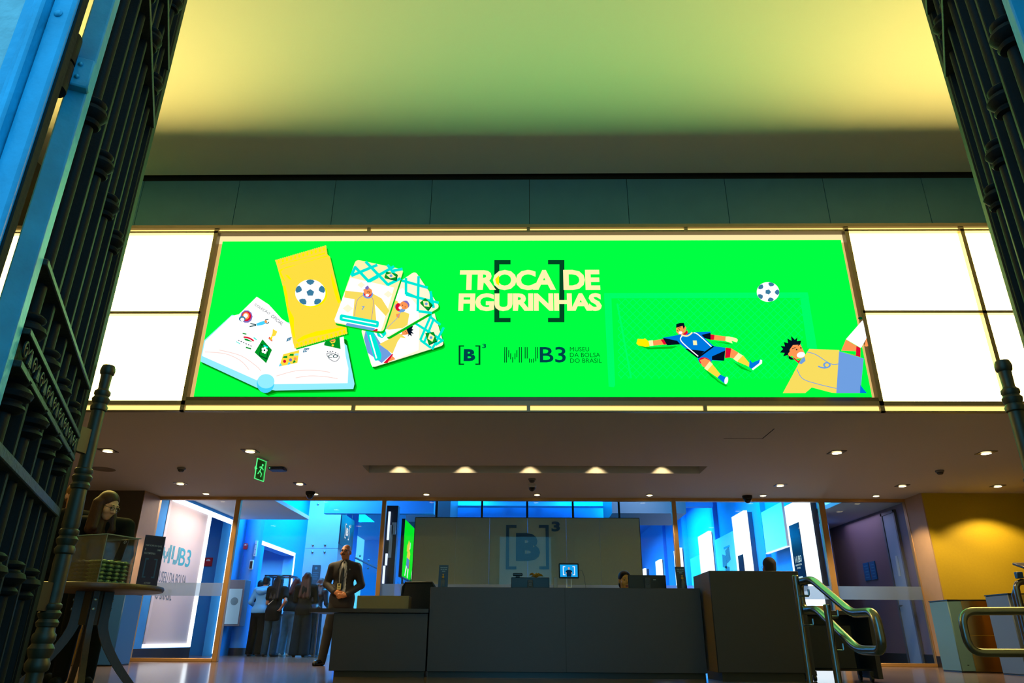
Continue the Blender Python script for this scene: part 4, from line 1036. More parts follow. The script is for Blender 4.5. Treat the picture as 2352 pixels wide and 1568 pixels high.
# mesh office chairs
def chair(x, y, rz, zt_, label, dz=0.0):
    t = thing('office_chair', (x, y, 0), label, 'office chair', None, rz)
    b = MB()
    W_, H0, H1 = .235, .56+dz, zt_
    fr = [(-W_*.9, .22, H0), (-W_, .25, (H0+H1)/2), (-W_*.92, .27, H1-.05), (-W_*.78, .275, H1), (W_*.78, .275, H1), (W_*.92, .27, H1-.05), (W_, .25, (H0+H1)/2), (W_*.9, .22, H0)]
    b.tube(fr, .014, 8, closed=True); b.build('back_frame', m_black, t, local=True)
    b = MB(); n, m = 12, 12; v = []; f = []
    for i in range(n+1):
        for j in range(m+1):
            s_ = j/m; xx = (2*i/n-1)*(W_*(.9+.1*math.sin(PI*s_)))*.97; v.append((xx, .235 + .035*s_ + .03*(1-(2*i/n-1)**2) - .0, H0+.01+(H1-H0-.02)*s_))
    for i in range(n):
        for j in range(m): f.append((i*(m+1)+j, (i+1)*(m+1)+j, (i+1)*(m+1)+j+1, i*(m+1)+j+1))
    b.add(v, f); b.add([(p[0], p[1]+.006, p[2]) for p in v], [q[::-1] for q in f]); b.build('mesh_back', mat('black_mesh', (26, 25, 25), .8, noise=.4, nscale=160), t, local=True)
    MB().box(-.24, .24, -.25, .22, .43+dz, .50+dz, .03).build('seat', mat('black_fabric', (20, 20, 22), .9), t, local=True)
    MB().lathe([(.03, .08), (.03, .2), (.022, .21), (.022, .43+dz)], n=14).build('column', m_steel, t, local=True)
    MB().bar((0,.2,.45+dz), (0,.27,.6+dz), .05, .02).build('back_bracket', m_black, t, local=True)
    for k in range(5):
        a = 2*PI*k/5 + .3; MB().tube([(0,0,.085), (.16*math.cos(a), .16*math.sin(a), .08), (.29*math.cos(a), .29*math.sin(a), .065)], [.025, .02, .014], 8).build('star_leg', m_black, t, local=True)
        MB().lathe([(.012,-.02), (.028,-.018), (.028,.018), (.012,.02)], (.3*math.cos(a), .3*math.sin(a), .028), (math.sin(a), -math.cos(a), 0), 12).build('castor', m_black, t, local=True)
    return t
chair(-1.26, 9.72, PI-.25, 1.045, 'black mesh office chair behind the low desk wing')

# rolling black stand at the right of the tall cabinet
t = thing('rolling_cabinet', (3.4, 8.45, 0), 'open black rolling cabinet with castors beside the tall cabinet', 'cabinet')
b = MB().box(3.03, 3.775, 8.3, 8.75, .655, .70, .004)
b.build('top_board', m_desk2, t)
MB().box(3.03, 3.075, 8.3, 8.75, .06, .655).build('side_board', m_desk2, t); MB().box(3.725, 3.775, 8.3, 8.75, .03, .655).build('side_board', m_desk2, t)
MB().box(3.075, 3.725, 8.7, 8.74, .10, .655).build('back_board', m_black, t)
MB().box(3.075, 3.725, 8.45, 8.7, .10, .12).build('shelf', m_black, t)
MB().box(3.08, 3.55, 8.36, 8.66, .121, .56, .01).build('drawer_unit', mat('black_box', (12, 13, 17), .5), t)
for x, y in ((3.09, 8.38), (3.69, 8.38), (3.09, 8.66), (3.69, 8.66)):
    MB().lathe([(.01,-.015), (.03,-.013), (.03,.013), (.01,.015)], (x, y, .03), (1,0,0), 14).box(x-.02, x+.02, y-.02, y+.02, .055, .1).build('castor', m_black, t)
tag(MB().box(3.03, 3.315, 8.34, 8.6, .702, .752, .012).build('wooden_tray', mat('honey_wood', (196, 140, 62), .5, noise=.1, stretch=(2, 12, 12))), 'honey coloured wooden tray on top of the rolling cabinet', 'tray')

# ================================================================== turnstiles
m_tsteel = mat('gold_lit_steel', (188, 156, 92), .22, metal=1.0, noise=.03, nscale=30, stretch=(30, 30, .3))  # gold reflected in the steel is put into its base colour
m_tend = mat('grey_green_panel', (92, 122, 112), .45)
def turn(x0, x1, y0, y1, h, endx, label, endm, side):
    t = thing('turnstile', ((x0+x1)/2, y0, 0), label, 'turnstile', None)
    if side > 0:
        MB().box(x0, x0+endx, y0+.0, y1, .012, h-.012, .01).build('end_panel', endm, t); bx0, bx1 = x0+endx+.004, x1
    else:
        MB().box(x1-endx, x1, y0, y1, .012, h-.012, .01).build('end_panel', endm, t); bx0, bx1 = x0, x1-endx-.004
    n = 14; top = []; 
    # gently bowed cabinet front
    arc = [(bx0 + (bx1-bx0)*i/n, y0 + .02 - .05*math.sin(PI*i/n)) for i in range(n+1)]
    for za, zb_ in ((.012, h*.50), (h*.505, h-.012)):
        MB().prism([(x, y, za) for x, y in arc] + [(bx1, y1, za), (bx0, y1, za)], (0, 0, zb_-za)).build('cabinet_door', m_tsteel, t, 25)
    MB().prism([(x-.0, y-.012, h-.012) for x, y in [(x0-.006, y0)] + arc[(1 if side > 0 else 0):] + ([(x1, y0)] if side < 0 else [])] + [(x1, y1, h-.012), (x0-.006, y1, h-.012)], (0, 0, .014)).build('lid', m_black, t)
    MB().box(x0+.01, x1-.01, y0+.03, y1, 0, .012).build('foot', m_black, t)
    return t
ta = turn(6.11, 6.93, 11.0, 11.5, .955, .2, 'steel turnstile cabinet with a green tinted end, by the yellow wall', m_tend, 1)
MB().box(6.20, 6.225, 10.997, 11.0, .09, .1).build('maker_plate', m_dark, ta)
turn(6.33, 7.3, 9.95, 10.45, .985, .12, 'nearer steel turnstile cabinet at the right edge of the photo', mat('slate_panel', (96, 104, 108), .4), 1)
turn(-6.85, -5.86, 11.0, 11.5, .985, .22, 'steel turnstile cabinet with a blue end, behind the round table', mat('blue_panel', (40, 92, 150), .4), -1)
t = thing('turnstile.010', (6.7, 9.3, 0), 'bent steel guide rail with a blue reader in front of the turnstiles', 'rail')
t.name = 'guide_rail'
MB().tube([(6.17, 9.5, 0), (6.17, 9.5, .93), (6.175, 9.5, 1.03), (6.20, 9.5, 1.075), (6.25, 9.5, 1.095), (6.8, 9.5, 1.10), (7.0, 9.5, 1.09), (7.03, 9.5, 1.03), (7.03, 9.5, 0)], .036, 14).build('bent_tube', m_chrome, t)
MB().tube([(6.20, 9.62, 0), (6.20, 9.62, .95), (6.2, 9.55, 1.02)], .03, 12).build('second_tube', m_chrome, t)
MB().box(6.205, 6.285, 9.47, 9.53, 1.1355, 1.215, .006).build('card_reader', m_bluep, t)
t = thing('display_arm', (6.75, 10.0, 0), 'dark flat display on a curved arm over the right turnstile', 'display')
MB().tube([(6.85, 10.1, .986), (6.85, 10.1, 1.2), (6.8, 10.05, 1.27), (6.76, 10.0, 1.31)], .025, 10).build('arm', m_black, t)
MB().obox((6.78, 9.98, 1.335), (1,0,0), (0,.9,.3), (0,-.3,.9), .2, .12, .018, .008).build('screen_body', m_trim, t)

# ================================================================== hand rails of the entrance steps
t = thing('stair_handrail', (1.87, 4.6, -.5), 'double steel handrail with looped end on two posts, on the entrance steps', 'handrail')
X = 1.872
def bend(P, r=.05, n=5):
    out = []; m = len(P)
    for i in range(m):
        a, b_, c = Vector(P[i-1]), Vector(P[i]), Vector(P[(i+1) % m])
        d1, d2 = (a-b_), (c-b_); k = min(r, d1.length*.45, d2.length*.45)
        p, q = b_ + d1.normalized()*k, b_ + d2.normalized()*k
        for j in range(n+1):
            s_ = j/n; out.append(p*(1-s_)**2 + b_*(2*s_*(1-s_)) + q*s_**2)
    return out
loop = [(X, 5.12, .765), (X, 4.88, .765), (X, 4.36, .543), (X, 4.08, .543), (X, 4.06, .352), (X, 4.36, .352), (X, 4.88, .585), (X, 5.12, .585)]
MB().tube(bend(loop, .07), .0245, 14, closed=True).build('looped_rail', m_chrome, t)
for y, zt_, zb_ in ((5.0, .80, -.0), (4.55, .60, -.334)):
    MB().lathe([(.021, zb_), (.021, zt_-.005), (.016, zt_)], (X-.018-.045, y, 0), n=14).build('post', m_chrome, t)
for y, z in ((4.97, .725), (4.97, .545), (4.56, .585), (4.56, .40)):
    MB().tube([(X-.06, y, z-.055), (X-.005, y-.0, z-.055), (X, y, z-.045), (X, y, z-.015)], .007, 8).build('bracket', m_chrome, t)
t = thing('looped_handrail', (2.9, 4.5, -.5), 'thick steel handrail loop beside the right gate, in front of the turnstiles', 'handrail')
loop = [(2.562, 4.5, .563), (4.2, 4.5, .58), (4.2, 4.5, .345), (2.565, 4.5, .340)]
MB().tube(bend(loop, .085, 7), .0225, 16, closed=True).build('looped_rail', m_chrome, t)
for x in (3.3, 4.0):
    MB().lathe([(.02, -.334), (.02, .56)], (x, 4.5, 0), n=14).build('post', m_chrome, t)

# ================================================================== round table with sweets
m_wood = mat('walnut_wood', (84, 50, 24), .42, noise=.22, nscale=5, stretch=(1, 14, 14)); m_woodd = mat('walnut_wood_dark', (54, 33, 20), .45, noise=.2, nscale=5, stretch=(12, 12, 1))
TX, TY, TZ = -3.16, 5.5, .742
t = thing('round_table', (TX, TY, 0), 'round wooden table on splayed legs behind the left gate', 'table')
MB().lathe([(.02, TZ-.042), (.44, TZ-.042), (.455, TZ-.036), (.46, TZ-.02), (.455, TZ-.004), (.445, TZ), (.02, TZ)], (TX, TY, 0), n=56).build('table_top', m_wood, t)
MB().lathe([(.075, TZ-.27), (.075, TZ-.043)], (TX, TY, 0), n=6).build('hub', m_woodd, t)
for k in range(4):
    a = 2*PI*k/4 + .62; ca, sa = math.cos(a), math.sin(a)
    prof = []
    N_ = 14
    for i in range(N_+1):
        s_ = i/N_; z = TZ-.043 - s_*(TZ-.043)
        ro = .125 + .0*s_ if s_ < .3 else .125 + .33*((s_-.3)/.7)**1.5
        prof.append((ro, z))
    inner = [(max(.05, r - (.075 if i/N_ < .3 else .068)), z) for i, (r, z) in enumerate(prof)]
    nx, ny = -sa, ca
    pts = [Vector((TX + ca*r - nx*.019, TY + sa*r - ny*.019, z)) for r, z in prof] + [Vector((TX + ca*r - nx*.019, TY + sa*r - ny*.019, z)) for r, z in inner[::-1]]
    MB().prism(pts, (nx*.038, ny*.038, 0)).build('leg', m_woodd, t)
    for z in (TZ-.10, TZ-.165):
        MB().lathe([(.011, .0), (.011, .004), (.006, .006)], (TX + ca*.126, TY + sa*.126, z), (ca, sa, 0), 12).build('bolt', m_steel, t)
# acrylic box
m_acr = glass('clear_acrylic', (.97, .985, .985), .8, ior=1.45); m_edge = glass('acrylic_edge', (.8, .86, .86), 1.0, frost=.45, frost_col=(190, 200, 196))
Nn = Vector((-3.02, 5.25, TZ+.001)); ur = Vector((.35, .937, 0)).normalized(); ul = Vector((-.937, .35, 0)).normalized(); uz = Vector((0,0,1))
WR, WL, HB = .28, .36, .335
t = thing('acrylic_box', Nn, 'clear acrylic box of wrapped sweets on the round table', 'box')
def bo(p, r0, r1, l0, l1, z0, z1, mb):
    mb.obox(p + ur*((r0+r1)/2) + ul*((l0+l1)/2) + uz*((z0+z1)/2), ur, ul, uz, (r1-r0)/2, (l1-l0)/2, (z1-z0)/2)
for nme, a in (('wall_sheet', (0, WR, 0, .004, .004, HB)), ('wall_sheet', (0, WR, WL-.004, WL, .004, HB)), ('wall_sheet', (0, .004, .004, WL-.004, .004, HB)), ('wall_sheet', (WR-.004, WR, .004, WL-.004, .004, HB)), ('divider', (.004, WR-.004, .168, .171, .004, HB-.03)), ('base_sheet', (0, WR, 0, WL, 0, .004)), ('lid', (-.012, WR+.012, -.012, WL+.012, HB, HB+.006))):
    b = MB(); bo(Nn, *a, b); b.build(nme, m_acr, t, 0)
b = MB()
for a in ((0, .0045, -.0005, .004), (WR-.004, WR, -.0005, .004), (-.0005, .004, WL-.004, WL)): bo(Nn, a[0], a[1], a[2], a[3], .004, HB, b)
for z0, z1 in ((HB-.0, HB+.0062),):
    bo(Nn, -.0125, WR+.0125, -.0125, -.009, z0, z1, b); bo(Nn, -.0125, -.009, -.0125, WL+.0125, z0, z1, b); bo(Nn, WR+.009, WR+.0125, -.0125, WL+.0125, z0, z1, b)
b.build('bright_edge', m_edge, t, 0)
# sweets
def sweet_mesh(mb):
    n = 9; v = []; f = []
    prof = [(-.030, .011, .0015), (-.024, .010, .003), (-.021, .008, .004), (-.014, .0125, .0105), (0, .0142, .0135), (.014, .0125, .0105), (.021, .008, .004), (.024, .010, .003), (.030, .011, .0015)]
    for x, ry, rz in prof:
        for k in range(10):
            a = 2*PI*k/10; v.append((x, ry*math.copysign(abs(math.cos(a))**.7, math.cos(a)), rz*math.copysign(abs(math.sin(a))**.7, math.sin(a))))
    for i in range(len(prof)-1):
        for k in range(10): f.append((i*10+k, i*10+(k+1) % 10, (i+1)*10+(k+1) % 10, (i+1)*10+k))
    f.append(tuple(range(10))[::-1]); f.append(tuple(80+k for k in range(10)))
    mb.add(v, f)
m_sw1 = mat('navy_foil', (60, 80, 140), .25, metal=.2, noise=.3, nscale=60); m_sw2 = mat('green_foil', (130, 168, 110), .3, metal=.45, noise=.35, nscale=60)
rnd = random.Random(5)
def sweets(m, l0, l1, label, group, along_l):
    b = MB(); sweet_mesh(b); o = b.build('wrapped_sweet', m); tag(o, label, 'sweet', group)
    first = True
    px_, py_ = (.062, .0295)
    for lay in range(6):
        r = .006 + (px_ if not along_l else py_)/2
        while r < WR-.008-(px_ if not along_l else py_)/2+.004:
            l = l0 + (px_ if along_l else py_)/2
            while l < l1-(px_ if along_l else py_)/2+.003:
                p = Nn + ur*r + ul*l + uz*(.0178 + lay*.0272)
                c = o if first else o.copy()
                if not first: COL.objects.link(c)
                first = False
                c.location = p; d_ = ul if along_l else ur
                c.rotation_euler = (0, 0, math.atan2(d_.y, d_.x))
                l += px_ if along_l else py_
            r += px_ if not along_l else py_
sweets(m_sw2, .006, .167, 'green wrapped sweet stacked in the right half of the acrylic box', 'green sweets in the acrylic box', False)
sweets(m_sw1, .173, WL-.005, 'navy wrapped sweet stacked in the left half of the acrylic box', 'navy sweets in the acrylic box', True)
# phone standing in the box
pc = at(1270/1.0 if False else 270, 1240, Y=5.46)
pp = Nn + ur*.19 + ul*.05 + uz*(.172+.078)
t = thing('smartphone', (pp.x, pp.y, TZ+.174), 'black smartphone standing behind the sweets in the acrylic box', 'phone')
dz_ = (uz*.97 + ur*.2).normalized(); dxp = ul.cross(dz_)*-1
MB().obox(pp, ul, ul.cross(dz_), dz_, .037, .005, .077, .004).build('body', m_black, t)
nrm = (ul.cross(dz_)); nrm = nrm if nrm.dot(Vector((0,-1,0))) > 0 else -nrm
cc = pp + dz_*.055 - ul*.012 + nrm*.0052
b = MB().tube([cc + (ul*math.cos(a) + dz_*math.sin(a))*.010 for a in [2*PI*k/16 for k in range(16)]], .002, 6, closed=True)
b.build('camera_ring', mat('bright_ring', (200, 200, 190), .3), t)
# acrylic sign with quiz text
s0 = Vector((-2.872, 5.505, TZ+.001)); sd = Vector((.62, .785, 0)).normalized(); sw, sh = .155, .365
lean = (uz*.985 + Vector((-.785,.62,0))*.05*0).normalized()
t = thing('acrylic_sign', s0, 'dark blue quiz sign in an acrylic holder on the round table', 'sign')
sn = sd.cross(uz)
MB().obox(s0 + sd*sw/2 + uz*(sh/2+.002), sd, sn, uz, sw/2, .002, sh/2).build('printed_sheet', mat('navy_sign_print', (38, 42, 78), .5), t, 0)
MB().obox(s0 + sd*sw/2 + uz*(sh/2+.002) + sn*.0045, sd, sn, uz, sw/2+.004, .0018, sh/2+.002).build('acrylic_holder', m_acr, t, 0)
MB().obox(s0 + sd*sw/2 + uz*.002 - sn*.03, sd, sn, uz, sw/2+.004, .04, .002).build('foot', m_acr, t, 0)
b = MB(); f0_ = s0 + sn*.0026
text(b, 'PARTICIPE DO QUIZ', f0_ + sd*.014 + uz*.285, sd, uz, .125, .014, .01)
text(b, 'E', f0_ + sd*.014 + uz*.257, sd, uz, .009, .014, .01); text(b, 'UMA', f0_ + sd*.108 + uz*.257, sd, uz, .031, .014, .01)
text(b, 'RECOMPENSA', f0_ + sd*.014 + uz*.229, sd, uz, .085, .014, .01)
text(b, 'ATITUDE', f0_ + sd*.055 + uz*.018, sd, uz, .048, .011, .01)
b.build('print', mat('pale_print', (196, 210, 214), .6), t, 0)
b = MB()
for x, s_ in ((.03, 1), (.125, -1)):
    for (a0_, a1_, z0, z1) in ((0, .010, .06, .2), (0, .026, .19, .2), (0, .026, .06, .07)):
        xs = sorted((x + s_*a0_, x + s_*a1_))
        b.poly([f0_+sd*xs[0]+uz*z0, f0_+sd*xs[1]+uz*z0, f0_+sd*xs[1]+uz*z1, f0_+sd*xs[0]+uz*z1])
b.build('bracket_print', mat('blue_print', (60, 110, 150), .6), t, 0)

# ================================================================== partition with the sign
m_part = mat('brushed_bronze_panel', (182, 164, 128), .38, metal=.4, noise=.10, nscale=40, stretch=(14, 1, .35))
m_part2 = mat('dark_metal_edge', (52, 46, 38), .4, metal=.6)
PX0, PX1, PY, PZ = -2.17, 2.30, 14.5, 2.625
t = thing('partition_wall', (.06, PY, 0), 'brushed bronze partition wall behind the reception counter, behind the glass', 'partition')
xs = [PX0] + [at(x, 1240, Y=PY).x for x in (1047, 1124, 1212, 1301, 1378)] + [PX1]
for a, c in zip(xs, xs[1:]): MB().box(a+.002, c-.002, PY, PY+.05, .02, PZ).build('metal_panel', m_part, t)
MB().box(PX0-.01, PX1+.01, PY+.0, PY+.06, PZ, PZ+.015).box(PX1, PX1+.012, PY, PY+.06, 0, PZ).box(PX0-.012, PX0, PY, PY+.06, 0, PZ).build('edge_trim', m_part2, t)
for x in (1003, 1107, 1211, 1316, 1422):
    p = at(x, 1170, Y=PY); MB().box(p.x-.022, p.x+.022, PY+.01, PY+.05, PZ+.015, 3.16, .004).build('hanger_post', m_part2, t)
MB().box(PX0-.3, PX1+.3, PY, PY+.06, 3.16, 3.22).build('top_beam', m_part2, t)
for x in (-2.3, 2.5): MB().box(x-.02, x+.02, PY, PY+.06, 3.22, TC-.001).build('hanger_rod', m_part2, t)
m_sign = mat('deep_teal_sign', (0, 62, 92), .4)
y = PY - .03
P = lambda px, py: at(px, py, Y=y)
S_ = thing('wall_sign', (.05, y, 1.66), 'big dark teal sign of a B between brackets with a raised 3', 'sign')
def brk(mb, xa, xb, ya, yb, tp, right):
    a, c = P(xa, ya), P(xb, yb); x0, x1, z0, z1 = a.x, c.x, c.z, a.z
    tw = .062; th_ = .055
    if right: mb.box(x1-tw, x1, y, y+.028, z0, z1)
    else: mb.box(x0, x0+tw, y, y+.028, z0, z1)
    xa_, xb_ = (x0, x1-tw) if right else (x0+tw, x1)
    mb.box(xa_, xb_, y, y+.028, z1-th_, z1).box(xa_, xb_, y, y+.028, z0, z0+th_)
bb = MB(); brk(bb, 1162.5, 1186, 1205, 1307, 0, False); bb.build('left_bracket', m_sign, S_)
bb = MB(); brk(bb, 1238, 1261.5, 1205, 1307, 0, True); bb.build('right_bracket', m_sign, S_)
a, c = P(1185, 1287.5), P(1240, 1224); bb = MB(); text(bb, 'B', a + Vector((0,.028,0)), (1,0,0), (0,0,1), c.x-a.x, c.z-a.z, .06, .028); bb.build('letter', m_sign, S_, 30)
a, c = P(1267, 1220), P(1286, 1197); bb = MB(); text(bb, '3', a + Vector((0,.028,0)), (1,0,0), (0,0,1), c.x-a.x, c.z-a.z, .04, .028); bb.build('numeral', m_sign, S_, 30)

# ================================================================== museum behind the glass
m_lit = emit('white_pilaster_light', (236, 246, 255), 1.7)
pil = [(14.35, 15.55, 3.05), (18.46, 19.58, 3.45), (22.2, 23.6, 3.45), (26.5, 27.6, 3.45), (30.5, 31.6, 3.45), (34.6, 35.7, 3.45)]
pn = ['nearest', 'second', 'third', 'fourth', 'fifth', 'farthest']
m_scr = mat('black_touch_screen', (5, 6, 8), .2, spec=.2)
m_scrt = emit('screen_text_white', (205, 240, 245), .9, sample=False)
for i, (ya, yb, zt_) in enumerate(pil):
    t = thing('light_pilaster', (5.7, (ya+yb)/2, 0), 'glowing white pilaster of the museum wall, %s from the glass' % pn[i], 'light', 'glowing pilasters of the museum wall')
    MB().box(5.60, 5.69, ya, yb, .08, zt_).build('light_body', m_lit, t)
    MB().box(5.691, 5.815, ya+.03, yb-.03, .08, zt_-.03).build('back_box', mat('slate_back', (60, 70, 90), .6), t)
    MB().box(5.62, 5.81, ya+.02, yb-.02, 0, .08).build('plinth', m_base, t)
    if i < 3:
        s0, s1 = ya + .5*(1 if i == 0 else .9), ya + 1.06*(1 if i == 0 else .85)
        z0, z1 = (1.30, 2.62) if i == 0 else (1.25, 2.42) if i == 1 else (1.25, 2.1)
        sc = MB().box(5.588, 5.599, s0, s1, z0, z1).build('touch_screen', m_scr, t)
        b = MB(); u = (0,-1,0); v = (0,0,1); x = 5.587
        if i == 0:
            mu_bars(b, (x, s1-.09, 1.86), u, v, .2, .13); text(b, 'B3', (x, s1-.30, 1.86), u, v, .15, .13, .02)
            text(b, 'MUSEU DA BOLSA', (x, s1-.09, 1.80), u, v, .34, .035, .01); text(b, 'DO BRASIL', (x, s1-.14, 1.74), u, v, .2, .035, .01)
            for k, (w_, z) in enumerate(((.24, 1.56), (.18, 1.51))): b.poly([(x, s1-.14, z), (x, s1-.14-w_, z), (x, s1-.14-w_, z+.03), (x, s1-.14, z+.03)])
            b.poly([(x, s1-.18, 1.36), (x, s1-.38, 1.36), (x, s1-.38, 1.41), (x, s1-.18, 1.41)])
        else:
            b.ell((x, (s0+s1)/2, z0+.5), (.001, .03, .03), 10, 6); b.ell((x, (s0+s1)/2, z0+.4), (.001, .04, .04), 10, 6)
        b.build('screen_print', m_scrt, t, 0)
# white boards hung between the pilasters
m_board = mat('white_board', (222, 226, 230), .6)
t = thing('exhibit_board', (5.64, 16.4, 2.26), 'large blank white board hung beside the nearest glowing pilaster', 'board', 'white boards on the museum wall')
MB().box(5.61, 5.66, 15.72, 17.14, 2.26, 3.18).build('panel', m_board, t); MB().box(5.66, 5.818, 15.9, 16.9, 2.6, 2.8).build('bracket', m_base, t)
MB().box(5.60, 5.66, 15.72, 17.14, 2.235, 2.258).build('lower_edge', m_white2, t)
t = thing('exhibit_board.001', (5.64, 20.4, 1.7), 'white board with grey printed sheets beside the second glowing pilaster', 'board', 'white boards on the museum wall')
MB().box(5.61, 5.66, 19.62, 21.6, 1.72, 3.1).build('panel', m_board, t); MB().box(5.66, 5.818, 19.9, 21.2, 2.3, 2.5).build('bracket', m_base, t)
for (y0, z0, q) in ((20.75, 2.42, .2), (20.35, 2.55, -.15), (20.55, 2.1, .15)):
    c, s_ = math.cos(q), math.sin(q)
    MB().obox((5.606, y0, z0), (1,0,0), (0,c,s_), (0,-s_,c), .002, .2, .17).build('printed_sheet', mat('grey_print', (120, 130, 134), .7, noise=.3, nscale=30), t)
MB().box(5.603, 5.609, 20.1, 20.7, 2.74, 2.79).build('teal_heading', m_tealtxt, t)
t = thing('exhibit_board.002', (5.64, 24.4, 1.7), 'narrow white board behind the third glowing pilaster', 'board', 'white boards on the museum wall')
MB().box(5.61, 5.66, 23.7, 25.0, 1.3, 2.9).build('panel', m_board, t); MB().box(5.66, 5.818, 24, 24.6, 2, 2.2).build('bracket', m_base, t)
# grey shafts on the blue wall
for y in (17.6, 22.0, 26.2, 30.2):
    struct('trim_%d' % (10 + int(y)), MB().box(5.70, 5.83, y-.15, y+.15, 0, TC), m_mus)
# lit room in the left wall
lamp('room_light', 'AREA', (-7.6, 20.5, 2.55), 60, (1.0, .93, .92), shape='RECTANGLE', size=.8, size_y=2.2)
t = thing('doorway_light', (XL, 20.6, 0), 'glowing white profile round the lit room behind the visitors', 'light')
MB().box(XL+.001, XL+.014, 18.95, 21.98, 2.62, 2.72).box(XL+.001, XL+.014, 21.9, 22.0, .1, 2.62).build('light_profile', m_white, t)
b = MB(); b.box(-8.35+.0, -8.345, 19.5, 20.6, 1.75, 1.79).box(-8.35, -8.345, 19.5, 20.4, 1.66, 1.70)
struct('wall_left.005', b, m_greytxt)
# blue round column with its fittings
m_col = mat('pale_column_paint', (56, 140, 215), .45)
CX, CY = -6.62, 17.85
t = thing('round_column', (CX, CY, 0), 'round blue lit column behind the glass, left of the visitors', 'column')
MB().lathe([(.2, .16), (.2, TC-.001)], (CX, CY, 0), n=40).build('shaft', m_col, t)
MB().lathe([(.215, 0), (.215, .16), (.2, .162)], (CX, CY, 0), n=40).build('base_ring', m_base, t)
t = thing('hose_cabinet', (-6.68, 17.3, .7), 'tall cabinet with glass door and round dial on the blue column', 'cabinet')
MB().box(-6.84, -6.45, 17.25, 17.59, .62, 1.62, .006).build('case', mat('grey_cabinet', (96, 98, 116), .5), t)
MB().box(-6.80, -6.49, 17.235, 17.25, .66, 1.42, .004).build('door', mat('blue_white_panel', (150, 190, 215), .2), t)
MB().lathe([(.085, .0), (.085, .006), (.07, .008)], (-6.64, 17.234, 1.15), (0,-1,0), 20).build('dial', mat('grey_dial', (90, 120, 140), .4), t)
def redbox(x, y, z, w_, h_, label, dx=False):
    t = thing('call_point', (x, y, z-h_/2), label, 'alarm')
    MB().box(x-w_/2, x+w_/2, y-.04, y, z-h_/2, z+h_/2, .008).build('case', mat('alarm_red', (190, 14, 36), .4), t)
    b = MB(); n_ = 12
    b.poly([(x + w_*.28*math.cos(PI*k/n_), y-.042, z + .02 + h_*.22*math.sin(PI*k/n_)) for k in range(n_+1)][::-1])
    b.build('white_mark', m_wht, t, 0)
q = at(478, 1290, Y=17.66); redbox(q.x, 17.695, q.z, .19, .20, 'red alarm box with a white half moon in the blue doorway')
q = at(563, 1254, Y=17.6); redbox(q.x, CY-.2, q.z, .10, .14, 'small red alarm box high on the blue column')
q = at(575, 1296, Y=17.6)
t = thing('thermostat', (q.x, 17.66, q.z-.1), 'slim white rimmed control panel on the blue column', 'control')
MB().box(q.x-.045, q.x+.045, 17.645, 17.70, q.z-.11, q.z+.11, .01).build('case', m_wht, t); MB().box(q.x-.03, q.x+.03, 17.64, 17.646, q.z-.09, q.z+.08).build('display', m_black, t)
m_note, m_ink = mat('pale_paper', (205, 214, 222), .7), mat('blue_ink', (60, 100, 150), .7)
a, c = at(582, 1277, Y=17.65), at(592, 1241, Y=17.65)
t = thing('paper_notice', (a.x, 17.65, a.z), 'narrow paper notice on the blue column', 'notice')
MB().box(a.x, c.x, 17.64, 17.70, a.z, c.z).build('sheet', m_note, t)
b = MB()
for j in range(5): b.box(a.x+.015, c.x-.015-.02*(j % 2), 17.637, 17.64, a.z+.04+j*.055, a.z+.055+j*.055)
b.build('print', m_ink, t)
za, zb_ = at(604, 1279, X=XL).z, at(604, 1252, X=XL).z
t = thing('paper_notice', (XL, 18.6, za), 'wide paper notice on the wall between the blue column and the lit doorway', 'notice')
MB().box(XL, XL+.006, 18.3, 18.92, za, zb_).build('sheet', m_note, t)
b = MB()
for j in range(5): b.box(XL+.006, XL+.008, 18.36, 18.86-.1*(j % 2), za+.03+j*.055, za+.045+j*.055)
b.build('print', m_ink, t)
q = at(592, 1182, Y=17.3)
t = thing('pendant_spot', (q.x, 17.3, q.z), 'small spotlight hanging on a rod before the blue column', 'lamp')
MB().box(q.x-.02, q.x+.02, 17.28, 17.32, q.z+.05, TC-.001).build('rod', m_base, t); MB().lathe([(.03, .08), (.06, .05), (.065, -.02), (.05, -.03)], (q.x, 17.3, q.z), n=18).build('lamp_head', m_steel, t)
MB().ell((q.x, 17.3, q.z-.02), (.05, .05, .035), 14, 8).build('bulb', emit('cool_bulb', (220, 240, 255), 2.0), t)
# showcase with black frame
t = thing('showcase', (-6.17, 18.9, 0), 'glass showcase in a black frame behind the visitors', 'showcase')
b = MB(); X0, X1, Y0, Y1 = -6.47, -5.85, 18.6, 19.2
for x in (X0, X1):
    for y in (Y0, Y1): b.box(x-.018, x+.018, y-.018, y+.018, .9, 1.83)
for z in (.9, 1.815):
    b.box(X0, X1, Y0-.018, Y0+.018, z-.018, z+.018).box(X0, X1, Y1-.018, Y1+.018, z-.018, z+.018).box(X0-.018, X0+.018, Y0, Y1, z-.018, z+.018).box(X1-.018, X1+.018, Y0, Y1, z-.018, z+.018)
b.build('frame', m_black, t); MB().box(X0, X1, Y0, Y1, 0, .88).build('plinth', mat('showcase_plinth', (88, 108, 128), .6), t)
MB().box(X0+.02, X1-.02, Y0-.004, Y0+.004, .92, 1.8).build('pane', m_glass, t, 0)
